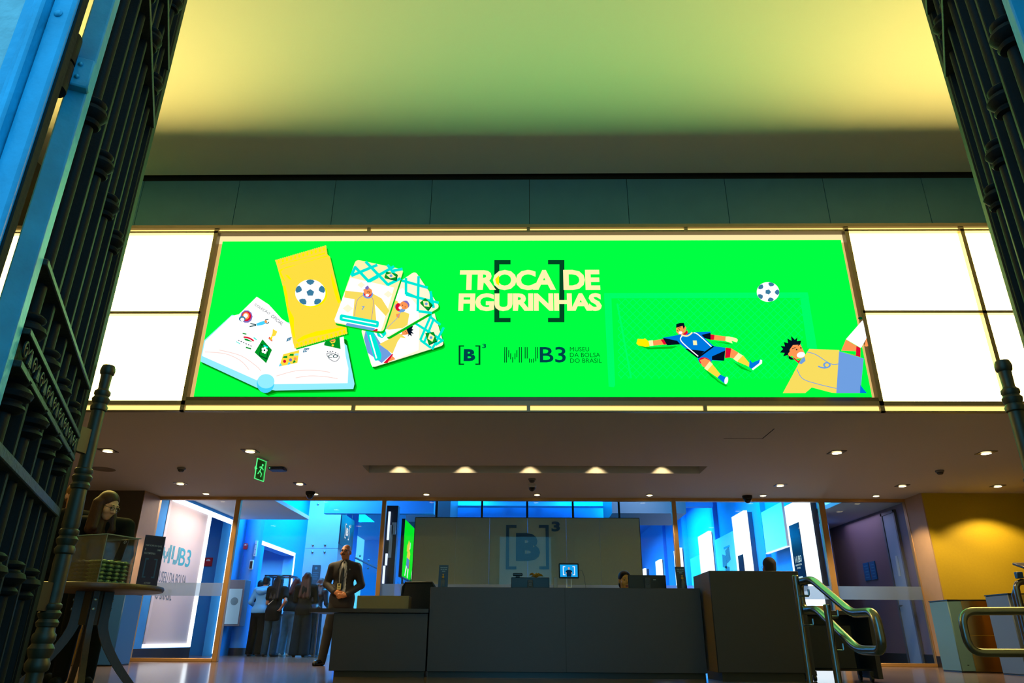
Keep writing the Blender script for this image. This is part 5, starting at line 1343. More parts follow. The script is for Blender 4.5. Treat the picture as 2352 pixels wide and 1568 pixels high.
# clad pillar with standoff bolts
t = thing('clad_pillar', (-5.25, 19.3, 0), 'wide pale pillar clad in frosted panels with steel standoff bolts', 'pillar')
m_clad = mat('frosted_cladding', (168, 160, 178), .4, noise=.04, nscale=3)
p0, p1 = -5.68, -4.82; zj = at(750, 1259, Y=18.98).z
MB().box(p0, p1, 19.0, 19.6, 0, zj-.004).build('cladding_panel', m_clad, t); MB().box(p0, p1, 19.0, 19.6, zj+.004, TC-.001).build('cladding_panel', m_clad, t)
for x, y in ((730, 1157), (757, 1157), (718, 1251), (746, 1251), (717, 1267), (745, 1267)):
    q = at(x, y, Y=18.97); MB().lathe([(.028, .0), (.028, .022), (.018, .028)], (q.x, 18.998, q.z), (0,-1,0), 14).build('standoff_bolt', m_steel, t)
a, c = at(713, 1341, Y=18.95), at(736, 1297, Y=18.95)
t = thing('wall_plaque', (a.x, 18.97, a.z), 'dark teal plaque on the pale clad pillar above the visitors', 'plaque')
MB().box(a.x, c.x, 18.955, 18.998, a.z-.25, c.z, .004).build('plate', mat('dark_teal_plate', (18, 48, 62), .5), t)
b = MB(); b.lathe([(.035, 0), (.035, .001)], ((a.x+c.x)/2, 18.953, c.z-.08), (0,-1,0), 14)
for j in range(4): b.box(a.x+.03, c.x-.03-.02*(j % 2), 18.953, 18.955, c.z-.2-.05*j, c.z-.185-.05*j)
b.build('faint_print', mat('teal_print', (50, 100, 120), .6), t)
# hanging black sign with the mark
t = thing('hanging_sign', (-4.6, 18.95, 2.55), 'black hanging sign with a white bracketed B beside the clad pillar', 'sign')
MB().box(-4.63, -4.6, 18.24, 19.66, 2.555, 3.32).build('board', mat('sign_black', (4, 14, 24), .4), t)
MB().box(-4.62, -4.61, 18.5, 18.52, 3.32, TC-.001).box(-4.62, -4.61, 19.4, 19.42, 3.32, TC-.001).build('wire', m_base, t)
b = MB(); x = -4.597
U_, V_ = Vector((0,1,0)), Vector((0,0,1))
def rect(y0, y1, z0, z1): b.poly([(x, y0, z0), (x, y1, z0), (x, y1, z1), (x, y0, z1)])
rect(18.68, 18.72, 2.75, 3.12); rect(18.72, 18.81, 3.09, 3.12); rect(18.72, 18.81, 2.75, 2.78)
rect(19.13, 19.17, 2.75, 3.12); rect(19.04, 19.13, 3.09, 3.12); rect(19.04, 19.13, 2.75, 2.78)
text(b, 'B', (x, 18.8, 2.83), U_, V_, .25, .2, .05); text(b, '3', (x, 19.2, 3.08), U_, V_, .09, .08, .03)
b.build('white_mark', emit('sign_white', (235, 240, 245), .9, sample=False), t, 0)
# glass guard wall beyond it
t = thing('glass_guard', (-4.5, 20, 0), 'clear glass guard panels with steel fittings right of the hanging sign', 'glass')
MB().box(-4.50, -4.488, 19.7, 26, .1, 2.35).build('pane', m_glass, t, 0); MB().box(-4.50, -4.488, 19.7, 26, 2.37, 4.1).build('pane', m_glass, t, 0)
MB().box(-4.52, -4.47, 19.7, 26, 2.345, 2.375).box(-4.52, -4.47, 19.7, 26, 4.1, 4.13).box(-4.52, -4.47, 19.7, 26, 0, .1).build('rail', mat('blue_steel_rail', (70, 96, 120), .4, metal=.5), t)
for y in (20.2, 21.4, 22.8):
    for z in (2.25, 2.47, 4.0): MB().lathe([(.03, -.02), (.03, .02)], (-4.494, y, z), (1,0,0), 12).build('glass_fitting', m_steel, t)
# dark vertical display with light tubes beside the post
t = thing('tall_display', (-2.85, 15.0, 0), 'tall dark display with white light tubes beside the second glass post', 'display')
MB().box(-2.86, -2.62, 15.0, 15.2, .02, 2.95).build('case', mat('navy_case', (14, 34, 66), .4), t)
for x, z0, z1 in ((-2.935, 2.0, 2.78), (-2.79, 2.25, 2.82), (-2.79, 1.75, 1.98), (-2.82, 1.4, 1.74)): MB().box(x-.02, x+.02, 14.95, 14.99, z0, z1).build('light_tube', m_white2, t)
MB().box(-2.76, -2.70, 14.97, 14.995, 1.9, 2.55).box(-2.72, -2.64, 14.97, 14.995, 2.36, 2.6).build('white_relief', mat('pale_blue_relief', (190, 215, 235), .5), t)
MB().box(-2.965, -2.90, 14.99, 15.2, .02, 2.95).build('side_post', mat('navy_case', (14, 34, 66), .4), t)
# green screen inside the museum
t = thing('museum_screen', (-2.6, 16.7, 0), 'green screen with yellow shirted footballers inside the museum, left of the partition', 'screen')
MB().box(-2.68, -2.61, 15.9, 17.9, 1.60, 2.82).build('case', m_black, t); MB().box(-2.66, -2.63, 16.2, 16.3, 0, 1.6).box(-2.66, -2.63, 17.4, 17.5, 0, 1.6).build('leg', m_black, t)
MB().box(-2.61, -2.602, 15.93, 17.87, 1.62, 2.80).build('display', emit('museum_green', (0, 235, 40), 1.0), t)
b = MB(); x = -2.600
YL = emit('ms_yellow', (250, 215, 80), .95, sample=False); 
def pp_(i, pts, oy=0): b.mat(i).poly([(x + .001*i, 16.0+oy+p[0]*1.5, 1.62+p[1]) for p in pts])
for oy in (0, .95):
    pp_(0, [(.25,.42), (.52,.40), (.58,.55), (.48,.62), (.46,.78), (.36,.82), (.30,.72), (.24,.70), (.22,.55), (.3,.56)], oy)
    pp_(1, [(.22,.24), (.48,.2), (.52,.41), (.26,.43)], oy); pp_(2, [(.12,.03), (.2,.03), (.32,.24), (.22,.26)], oy); pp_(2, [(.36,.02), (.44,.0), (.48,.2), (.38,.22)], oy)
    pp_(3, [(.46,.22), (.52,.22), (.54,.36), (.5,.4)], oy); pp_(2, [(.46,.62), (.54,.66), (.54,.78), (.5,.8)], oy)
b.build('footballer_picture', [YL, emit('ms_blue', (90, 140, 210), .95, sample=False), emit('ms_white', (240, 240, 245), .95, sample=False), emit('ms_red', (210, 30, 50), .95, sample=False)], t, 0)
# planter in front of it
rnd = random.Random(11)
t = thing('planter', (-2.15, 15.6, 0), 'dark leafy plant in a planter below the green museum screen', 'plant')
MB().box(-2.55, -1.8, 15.4, 15.8, 0, 1.05, .01).build('trough', mat('pale_trough', (130, 150, 150), .6), t)
b = MB()
for k in range(150):
    x, y = rnd.uniform(-2.5, -1.85), rnd.uniform(15.45, 15.75); a = rnd.uniform(0, 2*PI); l = rnd.uniform(.28, .58); w_ = rnd.uniform(.010, .022); tilt = rnd.uniform(.1, .8)
    d_ = Vector((math.cos(a), math.sin(a), 0)); s_ = Vector((-math.sin(a), math.cos(a), 0))
    pts = []; 
    for i in range(5):
        s = i/4; c = Vector((x, y, 1.04)) + d_*(l*s*math.sin(tilt*(.4+.6*s))) + Vector((0,0,l*s*math.cos(tilt*(.4+.6*s)))); ww = w_*math.sin(PI*(.15+.85*s)) + .001
        pts.append((c - s_*ww, c + s_*ww))
    v = [p for q in pts for p in q]; b.add(v, [(2*i, 2*i+1, 2*i+3, 2*i+2) for i in range(4)])
b.build('foliage', mat('dark_leaves', (20, 58, 40), .5), t)
# washed blue wall over the partition
struct('wall_back.004', MB().box(-3.0, 3.2, 23.2, 23.4, 3.3, TC), m_mus)
for i, x in enumerate((-1.9, -1.0, .0, .95, 1.7)): lamp('wall_washer', 'SPOT', (x, 22.75, 5.1), 28, BLUE, spot_size=1.0, spot_blend=.6, rot=(math.radians(14), 0, 0))
struct('trim_7', MB().box(-4.9, -2.2, 17.6, 17.8, 3.2, 3.5).box(2.5, 5.4, 20.6, 20.8, 3.9, 4.4), m_mus)
# side door and notices in the right bay
d1 = struct('door_1', MB().box(XR-.03, XR+.02, 13.62, 14.06, .01, 2.62, .004), mat('pale_blue_door', (150, 168, 190), .5))
b = MB().box(XR-.045, XR+.01, 14.06, 14.11, 0, 2.67).box(XR-.045, XR+.01, 13.57, 13.62, 0, 2.67).box(XR-.045, XR+.01, 13.57, 14.11, 2.62, 2.67)
b.build('door_frame', mat('grey_door_frame', (96, 100, 112), .5), d1)
MB().box(XR-.037, XR-.03, 13.78, 13.86, 1.5, 1.86).build('push_plate', mat('pale_plate', (200, 205, 200), .4), d1)
MB().lathe([(.02, 0), (.02, .03), (.012, .035)], (XR-.03, 14.0, 1.0), (-1,0,0), 12).tube([(XR-.06, 14.0, 1.0), (XR-.06, 13.9, 1.0)], .009, 8).build('door_handle', m_steel, d1)
for k, (y0, y1) in enumerate(((15.03, 15.27), (14.75, 14.97))):
    t = thing('blue_notice', (XR-.01, y0, 1.52), ['blue notice board on the purple wall, farther from the glass', 'blue notice board on the purple wall, nearer to the glass'][k], 'notice', 'blue notices on the purple wall')
    MB().box(XR-.02, XR-.001, y0, y1, 1.52, 1.86).build('plate', mat('notice_blue', (10, 96, 150), .5), t)
    b = MB()
    for j in range(5): b.box(XR-.022, XR-.02, y0+.04, y1-.04-.03*(j % 2), 1.57+.055*j, 1.585+.055*j)
    b.build('faint_print', mat('notice_print', (60, 140, 180), .6), t)
# steel crowd post by the visitors
q = at(742, 1500, Z=0)
t = thing('crowd_post', (-4.5, 16.6, 0), 'slim shiny steel post between the visitors and the guard', 'post')
MB().lathe([(.02, .015), (.02, .98)], (-4.50, 16.6, 0), n=14).build('tube', m_chrome, t); MB().lathe([(.15, 0), (.15, .01), (.02, .025)], (-4.5, 16.6, 0), n=28).build('foot', m_chrome, t)
MB().lathe([(.028, .97), (.03, .98), (.03, 1.02), (.02, 1.03)], (-4.5, 16.6, 0), n=14).build('cap', m_black, t)

# ================================================================== people
def smin(a, b, k):
    h = np.clip(.5 + .5*(b-a)/k, 0, 1); return b + (a-b)*h - k*h*(1-h)
class SDF:
    """soft union of round limbs and ellipsoids, meshed as one continuous skin"""
    def __init__(s): s.p = []
    def cap(s, a, b, ra, rb, k=.025, cut=False): s.p.append(('c', np.array(a, float), np.array(b, float), ra, rb, k, cut)); return s
    def ell(s, c, r, k=.025, R=None, cut=False): s.p.append(('e', np.array(c, float), np.array(r, float), R, None, k, cut)); return s
    def plane(s, n, d): s.p.append(('p', np.array(n, float), d, None, None, 0, False)); return s      # keep n.x <= d
    def mesh(s, res):
        lo = np.array([1e9]*3); hi = -lo
        for t, a, b, c, d, k, cut in s.p:
            if cut or t == 'p': continue
            if t == 'c': q0 = np.minimum(a-c, b-d); q1 = np.maximum(a+c, b+d)
            else: m = b.max(); q0, q1 = a-m, a+m
            lo = np.minimum(lo, q0); hi = np.maximum(hi, q1)
        lo -= res*3 + .01; hi += res*3 + .01
        n = np.ceil((hi-lo)/res).astype(int) + 1
        ax = [(lo[i] + res*np.arange(n[i])).astype(np.float32) for i in range(3)]
        D = np.full(n, .3, np.float32)
        for t, a, b, c, d, k, cut in s.p:
            if t == 'p':
                v = ax[0][:,None,None]*a[0] + ax[1][None,:,None]*a[1] + ax[2][None,None,:]*a[2] - b; D = np.maximum(D, v); continue
            mg = .06 + k
            if t == 'c': q0 = np.minimum(a-c, b-d) - mg; q1 = np.maximum(a+c, b+d) + mg
            else: m = b.max(); q0, q1 = a-m-mg, a+m+mg
            i0 = np.clip(((q0-lo)/res).astype(int), 0, n-1); i1 = np.clip(((q1-lo)/res).astype(int)+2, 1, n)
            sl = tuple(slice(i0[i], i1[i]) for i in range(3))
            X, Y, Z = [ax[i][sl[i]] for i in range(3)]
            X, Y, Z = X[:,None,None], Y[None,:,None], Z[None,None,:]
            if t == 'c':
                ba = b-a; L2 = max(float(ba@ba), 1e-9)
                px, py, pz = X-a[0], Y-a[1], Z-a[2]
                h = np.clip((px*ba[0]+py*ba[1]+pz*ba[2])/L2, 0, 1)
                v = np.sqrt((px-ba[0]*h)**2 + (py-ba[1]*h)**2 + (pz-ba[2]*h)**2) - (c + (d-c)*h)
            else:
                px, py, pz = X-a[0], Y-a[1], Z-a[2]
                if c is not None:
                    R = c; px, py, pz = (px*R[0,0]+py*R[1,0]+pz*R[2,0]), (px*R[0,1]+py*R[1,1]+pz*R[2,1]), (px*R[0,2]+py*R[1,2]+pz*R[2,2])
                k0 = np.sqrt((px/b[0])**2 + (py/b[1])**2 + (pz/b[2])**2); k1 = np.sqrt((px/b[0]**2)**2 + (py/b[1]**2)**2 + (pz/b[2]**2)**2)
                v = k0*(k0-1)/np.maximum(k1, 1e-6)
            if cut: D[sl] = np.maximum(D[sl], -v)
            else: D[sl] = smin(D[sl], v, k)
        return nets(D, lo, res)
def nets(D, lo, res):
    S = D < 0; nx, ny, nz = D.shape
    cnt = np.zeros((nx-1, ny-1, nz-1), np.int8)
    for i in (0,1):
        for j in (0,1):
            for k in (0,1): cnt += S[i:nx-1+i, j:ny-1+j, k:nz-1+k]
    act = (cnt > 0) & (cnt < 8); ids = np.full(act.shape, -1, np.int64); ids[act] = np.arange(act.sum())
    I, J, K = np.nonzero(act); acc = np.zeros((len(I), 3)); w = np.zeros(len(I))
    C = [(i,j,k) for i in (0,1) for j in (0,1) for k in (0,1)]
    for a in C:
        for ax_ in range(3):
            if a[ax_]: continue
            b = list(a); b[ax_] = 1
            d0 = D[I+a[0], J+a[1], K+a[2]]; d1 = D[I+b[0], J+b[1], K+b[2]]
            m = (d0 < 0) != (d1 < 0); t = np.where(m, d0/np.where(m, d0-d1, 1), 0)
            p = np.stack([np.full(len(I), float(a[q])) for q in range(3)], 1); p[:, ax_] += t
            acc += p*m[:,None]; w += m
    V = lo + (np.stack([I,J,K],1) + acc/np.maximum(w,1)[:,None])*res
    F = []
    for ax_ in range(3):
        o = [q for q in range(3) if q != ax_]
        sl0 = [slice(None)]*3; sl1 = [slice(None)]*3; sl0[ax_] = slice(0,-1); sl1[ax_] = slice(1,None)
        A, B = S[tuple(sl0)], S[tuple(sl1)]; m = A != B
        e = np.stack(np.nonzero(m), 1)
        ok = (e[:, o[0]] > 0) & (e[:, o[1]] > 0) & (e[:, o[0]] < D.shape[o[0]]-1) & (e[:, o[1]] < D.shape[o[1]]-1); e = e[ok]
        fl = A[tuple(e.T)]
        def cell(d0, d1):
            q = e.copy(); q[:, o[0]] += d0; q[:, o[1]] += d1; return ids[tuple(q.T)]
        q = np.stack([cell(-1,-1), cell(0,-1), cell(0,0), cell(-1,0)], 1)
        flip = fl if ax_ != 1 else ~fl
        q[~flip] = q[~flip][:, ::-1]
        F.append(q)
    F = np.concatenate(F); F = F[(F >= 0).all(1)]
    return V, F
def skin_obj(name, sdf, res, m, parent):
    V, F = sdf.mesh(res); me = bpy.data.meshes.new(name)
    me.from_pydata(V.tolist(), [], F.tolist()); me.materials.append(m); me.update()
    me.polygons.foreach_set('use_smooth', [True]*len(me.polygons))
    o = bpy.data.objects.new(name, me); COL.objects.link(o); o.parent = parent
    return o
def Rz(a): c, s = math.cos(a), math.sin(a); return np.array([[c,-s,0],[s,c,0],[0,0,1.]])
def Rx(a): c, s = math.cos(a), math.sin(a); return np.array([[1,0,0],[0,c,-s],[0,s,c]])
def Ry(a): c, s = math.cos(a), math.sin(a); return np.array([[c,0,s],[0,1,0],[-s,0,c]])

m_skin = mat('tan_skin', (186, 122, 84), .5); m_skin2 = mat('brown_skin', (150, 94, 64), .5); m_skin3 = mat('light_skin', (216, 160, 128), .5)
m_hairk = mat('black_hair', (18, 14, 13), .5, noise=.4, nscale=30, stretch=(8, 8, 1), spec=.2); m_hairr = mat('auburn_hair', (70, 26, 26), .5, noise=.4, nscale=30, stretch=(8, 8, 1), spec=.2); m_hairb = mat('brown_hair', (58, 32, 22), .5, noise=.4, nscale=30, stretch=(8, 8, 1), spec=.2)
m_hairy = mat('honey_hair', (120, 80, 34), .5, noise=.4, nscale=30, stretch=(8, 8, 1), spec=.2)
m_jean = mat('teal_denim', (30, 58, 74), .9, spec=.15, noise=.2, nscale=12); m_jeanl = mat('faded_denim', (84, 122, 142), .8, noise=.2, nscale=9); m_blk = mat('black_cloth', (10, 10, 12), .9, spec=.15)
m_suit = mat('dark_suit_cloth', (46, 38, 32), .75, noise=.1, nscale=20); m_shirt = mat('white_shirt', (216, 206, 190), .7)

def person(label, loc, rz, H=1.75, J=None, lean=0.0, twist=0.0, yaw=0.0, pitch=0.0, roll=0.0, res=.012, skin=None, top=None, bottom=None, shoe=None, hair=None, hairm=None,
           sleeve='long', hem=.9, waist=1.02, flare=.0, bulk=1.0, width=1.0, seated=False, hands=None, open_front=False, group=None, name='person', beard=False, fem=False):
    """a figure facing -Y in its own frame; lean bends the trunk forward about the hips"""
    s_ = H/1.75
    t = thing(name, loc, label, 'person', group, rz)
    A = lambda *p: np.array(p, float)
    sw = .185*width
    j = dict(pel=A(0,0,.95), chest=A(0,0,1.27), neck=A(0,.012,1.455), head=A(0,-.012,1.625), shL=A(sw,.012,1.42), shR=A(-sw,.012,1.42), elL=A(.245*width,.03,1.13), elR=A(-.245*width,.03,1.13),
             wrL=A(.25*width,-.05,.88), wrR=A(-.25*width,-.05,.88), hipL=A(.088,0,.93), hipR=A(-.088,0,.93), knL=A(.10,-.015,.50), knR=A(-.10,-.015,.50), anL=A(.105,.03,.085), anR=A(-.105,.03,.085), toL=A(.13,-.12,.03), toR=A(-.13,-.12,.03))
    if J:
        for k, v in J.items(): j[k] = A(*v)
    Rl = Rx(lean) @ Rz(twist) if lean or twist else np.eye(3)
    for k in ('chest', 'neck', 'head', 'shL', 'shR') + tuple(q for q in ('elL','elR','wrL','wrR') if not (J and q in J)): j[k] = j['pel'] + Rl @ (j[k]-j['pel'])
    Rh = Rz(yaw) @ Rx(pitch) @ Ry(roll) 
    hl = lambda x, y, z: j['head'] + Rh @ A(x, y, z)
    sc = lambda sd: sd
    def S(v): return np.array(v)*s_
    def scale(sd):
        q = SDF()
        for t_, a, b, c, d, k, cut in sd.p:
            if t_ == 'c': q.p.append((t_, a*s_, b*s_, c*s_, d*s_, k*s_, cut))
            elif t_ == 'e': q.p.append((t_, a*s_, b*s_, c, d, k*s_, cut))
            else: q.p.append((t_, a, b*s_, c, d, k, cut))
        return q
    up = j['chest'] - j['pel']; mid = j['pel'] + up*.45
    def torso(sd, g, k=.04):
        sd.ell(j['chest'] + Rl@A(0,.005,.05), A(.158*width+g, .102*bulk+g, .185+g), k, Rl); sd.ell(mid, A(.138*width+g, .096*bulk+g, .17+g), k, Rl); sd.ell(j['pel'] + A(0,.01,-.01), A(.158+g, .108+g, .13+g), k)
        sd.cap(j['shL']*.97+j['shR']*.03, j['shR']*.97+j['shL']*.03, .058+g, .058+g, k)
        if fem: 
            for x in (-.07, .07): sd.ell(j['chest'] + Rl@A(x,-.075,.02), A(.062+g,.055+g,.062+g), .03, Rl)
    # body
    b = SDF(); torso(b, 0)
    b.cap(j['neck']-Rl@A(0,0,.04), hl(0,.02,-.06), .056, .052, .02)
    b.cap(j['neck']-Rl@A(0,0,.03), (j['shL']+j['neck'])/2 + A(0,0,-.0), .05, .045, .04); b.cap(j['neck']-Rl@A(0,0,.03), (j['shR']+j['neck'])/2, .05, .045, .04)
    for q in 'LR':
        b.cap(j['sh'+q], j['el'+q], .048, .039, .025); b.cap(j['el'+q], j['wr'+q], .040, .027, .02)
        b.cap(j['hip'+q], j['kn'+q], .085, .056, .03); b.cap(j['kn'+q], j['an'+q], .056, .038, .02); b.ell(j['kn'+q]*.7+j['an'+q]*.3 + A(0,.018,0), A(.045,.05,.11), .03)
        b.cap(j['an'+q]-A(0,.0,.03), j['to'+q], .036, .028, .02)
    # head with face
    b.ell(hl(0,.014,.03), A(.074,.094,.087), .02, Rh); b.ell(hl(0,-.022,-.035), A(.060,.072,.082), .03, Rh); b.ell(hl(0,-.058,-.092), A(.028,.028,.024), .03, Rh)
    b.cap(hl(0,-.090,.012), hl(0,-.112,-.026), .009, .0125, .012); b.ell(hl(.014,-.098,-.03), A(.009,.011,.008), .008, Rh); b.ell(hl(-.014,-.098,-.03), A(.009,.011,.008), .008, Rh)
    b.cap(hl(-.042,-.079,.026), hl(.042,-.079,.026), .010, .010, .015)
    for x in (-1, 1):
        b.ell(hl(x*.031,-.096,.006), A(.017,.014,.011), .006, Rh, cut=True)
        b.ell(hl(x*.077,.012,-.012), A(.010,.020,.032), .008, Rh); b.ell(hl(x*.042,-.062,-.03), A(.026,.024,.024), .02, Rh)
    b.cap(hl(-.018,-.090,-.063), hl(.018,-.090,-.063), .006, .006, .006); b.cap(hl(-.015,-.088,-.074), hl(.015,-.088,-.074), .0065, .0065, .006)
    # hands
    for q in 'LR':
        d_ = j['wr'+q] - j['el'+q]; d_ /= np.linalg.norm(d_); sgn = 1 if q == 'L' else -1
        hd = (hands or {}).get(q, {})
        dir_ = A(*hd['dir']) if 'dir' in hd else d_; dir_ = dir_/np.linalg.norm(dir_)
        nrm = A(*hd['palm']) if 'palm' in hd else A(-sgn, .15, 0)      # direction the palm faces
        nrm = nrm - dir_*(nrm@dir_); nrm /= np.linalg.norm(nrm); lat = np.cross(dir_, nrm)*hd.get('thumb', 1)*sgn*1.0
        if 'thumbdir' in hd and lat @ A(*hd['thumbdir']) < 0: lat = -lat
        w0 = j['wr'+q]; pc = w0 + dir_*.05
        Rm = np.stack([lat, nrm, dir_], 1)
        b.ell(pc, A(.040,.017,.052), .014, Rm); b.cap(w0, w0+dir_*.03, .026, .028, .012)
        curl = hd.get('curl', .45)
        for i, (o_, L_) in enumerate(((.029,.070), (.0105,.080), (-.0085,.074), (-.027,.058))):
            p = w0 + dir_*.092 + lat*o_; a_ = 0
            for n_, fr_ in enumerate((.45, .31, .24)):
                a_ += curl*(.5 if n_ == 0 else 1.0); dd = dir_*math.cos(a_) + nrm*math.sin(a_); p2 = p + dd*L_*fr_
                b.cap(p, p2, .0088-.0006*n_, .0084-.0008*n_, .004); p = p2
        p = w0 + dir_*.03 + lat*.034 + nrm*.006; dd = dir_*.75 + lat*.5 + nrm*.4; dd /= np.linalg.norm(dd)
        b.cap(w0 + dir_*.015 + lat*.018, p, .016, .0125, .01); p2 = p + dd*.034; b.cap(p, p2, .0115, .0095, .006); dd2 = dir_*.9 + nrm*.4 + lat*.1; dd2 /= np.linalg.norm(dd2); b.cap(p2, p2+dd2*.026, .0095, .008, .004)
    body = skin_obj('body', scale(b), res, skin or m_skin, t)
    # eyes and brows
    e = SDF()
    for x in (-1, 1): e.ell(hl(x*.031,-.0855,.006), A(.011,.008,.0065), .001, Rh)
    skin_obj('eyes', scale(e), .003, mat('dark_eyes', (22, 16, 14), .15), t)
    if hair != 'bald' or True:
        e = SDF()
        for x in (-1, 1): e.cap(hl(x*.016,-.090,.030), hl(x*.048,-.080,.031), .0042, .003, .002)
        skin_obj('eyebrows', scale(e), .003, hairm or mat('grey_brown_hair', (60, 46, 38), .7), t)
    # clothes
    if top is not None:
        c = SDF(); g = .020 if open_front else .014
        torso(c, g); c.cap(j['neck']-Rl@A(0,0,.055), j['neck']-Rl@A(0,-.004,-.0), .062, .060, .03)
        c.cap(j['neck']-Rl@A(0,0,.045), (j['shL']*1.3+j['neck']*.7)/2, .05+g*.6, .047+g*.6, .04); c.cap(j['neck']-Rl@A(0,0,.045), (j['shR']*1.3+j['neck']*.7)/2, .05+g*.6, .047+g*.6, .04)
        for q in 'LR':
            el, wr = j['el'+q], j['wr'+q]
            if sleeve == 'long':
                c.cap(j['sh'+q], el, .056+g*.7, .046+g*.6, .03); c.cap(el, wr*.93+el*.07, .046+g*.6, .036+g*.5, .02)
            else: c.cap(j['sh'+q], el*.62+j['sh'+q]*.38, .056+g*.7, .056+g*.7, .03)
        c.cap(j['pel']+A(0,.01,-.02), A(*(j['pel'][:2]), hem+.06)+A(0,.01,0), .10+g, .10+g, .06)
        for x in (-.075, .075): c.cap(j['pel']+A(x,.01,.0), A(j['pel'][0]+x, j['pel'][1]+.008, hem+.05), .095+g, .093+g, .05)
        c.plane((0,0,-1), -hem)
        if open_front:
            for k_ in range(9):
                z = 1.03 + k_*.053; w_ = .066 if z < 1.4 else .056
                cpt = A(.004,-.135,z); c.ell(cpt, A(w_, .085, .060), 0, None, cut=True)
        skin_obj('top', scale(c), max(res, .009), top, t)
    if bottom is not None:
        c = SDF(); g = .016
        c.ell(j['pel'] + A(0,.012,-.015), A(.160+g*.6,.112+g*.6,.13), .04)
        for q in 'LR':
            an = j['an'+q]; c.cap(j['hip'+q]-A(0,0,.02), j['kn'+q], .090+g*.5, .060+g+flare*.5, .03); c.cap(j['kn'+q], an + A(0,-.005,-.03 if not seated else 0), .060+g+flare*.5, .046+g+flare, .02)
        c.plane((0,0,1), waist)
        if not seated: c.plane((0,0,-1), -.035)
        skin_obj('trousers', scale(c), max(res, .01), bottom, t)
    if shoe is not None:
        c = SDF()
        for q in 'LR':
            an, to = j['an'+q], j['to'+q]
            f_ = (to-an); f_[2] = 0; f_ /= max(np.linalg.norm(f_), 1e-6)
            c.cap(an+A(0,0,-.035)-f_*.03, to+A(0,0,.012), .042, .038, .02); c.cap(an+A(0,0,-.05)-f_*.035, to+A(0,0,-.005)+f_*.02, .036, .036, .02)
        c.plane((0,0,-1), 0.0)
        skin_obj('shoes', scale(c), max(.008, res*.8), shoe, t)
    # hair
    if hair and hair != 'bald':
        c = SDF()
        c.ell(hl(0,.022,.040), A(.083,.100,.088), .02, Rh)
        if hair == 'tied': c.ell(hl(0,.06,-.04), A(.072,.06,.085), .03, Rh); c.ell(hl(0,-.085,-.025), A(.072,.085,.098), 0, Rh, cut=True)
        if hair in ('short',):
            c.ell(hl(0,.05,-.03), A(.07,.06,.06), .03, Rh); c.ell(hl(0,-.075,-.03), A(.10,.085,.085), 0, Rh, cut=True)
        if hair in ('long', 'curly', 'straight'):
            L_ = {'long': .42, 'curly': .30, 'straight': .26}[hair]
            bk = np.array([0, .05, 0.]); dn = A(0,0,-1)
            base = hl(0,.05,-.02); tip = base + Rl@A(0,.05,-L_) if lean < .3 else base + A(0,-.02,-L_)
            for x in (-.06, 0, .06):
                bx = hl(x,.05,-.01); tx = bx + (tip-base) + Rz(yaw)@A(x*.5,0,.02*abs(x)/.06)
                c.cap(bx, tx, .052, .045 if hair != 'curly' else .06, .03)
            for x in (-1, 1):
                bx = hl(x*.075,.01,.0); c.cap(bx, bx + (tip-base)*.85 + Rz(yaw)@A(x*.03,-.02,0), .030, .032, .03)
            if hair == 'curly':
                rr = random.Random(4)
                for _ in range(26):
                    a_ = rr.uniform(0, 2*PI); f_ = rr.uniform(0, 1); q_ = base + (tip-base)*f_ + A(math.cos(a_)*.085, math.sin(a_)*.07, 0)
                    if (Rh.T@(q_-j['head']))[1] > -.02: c.ell(q_, A(.03,.03,.03), .015)
            c.ell(hl(0,-.085,-.025), A(.066,.085,.098), 0, Rh, cut=True)
        skin_obj('hair', scale(c), max(.007, res*.75), hairm, t)
    t['_s'] = s_
    del t['_s']
    return t, j, hl, s_, Rh

# guard standing by the desk wing
GY = 11.9
gx = at(783, 1400, Y=GY).x
gJ = dict(pel=(0,0,.95), elR=(-.262,.03,1.15), wrR=(-.085,-.165,1.02), elL=(.272,.03,1.14), wrL=(.10,-.165,.985), shL=(.188,.012,1.395), shR=(-.188,.012,1.395), hipR=(-.09,0,.93), knR=(-.15,-.04,.50), anR=(-.20,-.08,.085), toR=(-.25,-.24,.03), knL=(.12,.03,.50), anL=(.13,.10,.085), toL=(.16,-.03,.03))
G_, gj, ghl, gs, gRh = person('bald security guard in a dark suit with a badge, hands clasped, beside the desk wing', (gx, GY, 0), 0.03, 1.80, gJ, yaw=-.20, pitch=-.08, res=.0085, skin=mat('guard_skin', (214, 132, 78), .42), top=m_suit, bottom=mat('suit_trousers', (36, 31, 27), .8), shoe=mat('black_leather', (10, 9, 9), .2), hair='bald', open_front=True, hem=.80, waist=1.03, bulk=1.15, width=1.06,
    hands={'R': dict(dir=(.92,-.08,-.15), palm=(.1,.9,-.3), thumbdir=(0,0,1), curl=.35), 'L': dict(dir=(-.85,-.25,-.2), palm=(.1,.95,.2), thumbdir=(0,0,1), curl=.55)})
# shirt, tie, lanyard, badge, glasses as clothing of the guard
c = SDF(); A_ = lambda *p: np.array(p, float)
c.ell(gj['chest']+A_(0,.005,.05), A_(.158*1.06+.008, .102*1.15+.008, .19), .04); c.ell(A_(0,0,1.09), A_(.138*1.06+.006, .096*1.15+.008, .17), .04); c.cap(A_(0,.01,1.40), A_(0,.0,1.485), .066, .062, .03)
c.plane((0,0,-1), -1.0); c.plane((0,0,1), 1.505)
q = SDF(); 
for p in c.p: q.p.append((p[0], p[1]*gs if p[0] != 'p' else p[1], p[2]*gs, (p[3]*gs if p[0] == 'c' else p[3]), (p[4]*gs if p[0] == 'c' else p[4]), p[5]*gs, p[6]))
skin_obj('shirt', q, .009, m_shirt, G_)
def loc_tube(name, pts, r, m, parent, n=8):
    MB().tube([tuple(np.array(p)*gs) for p in pts], r if not isinstance(r, list) else r, n).build(name, m, parent, local=True)
b = MB()
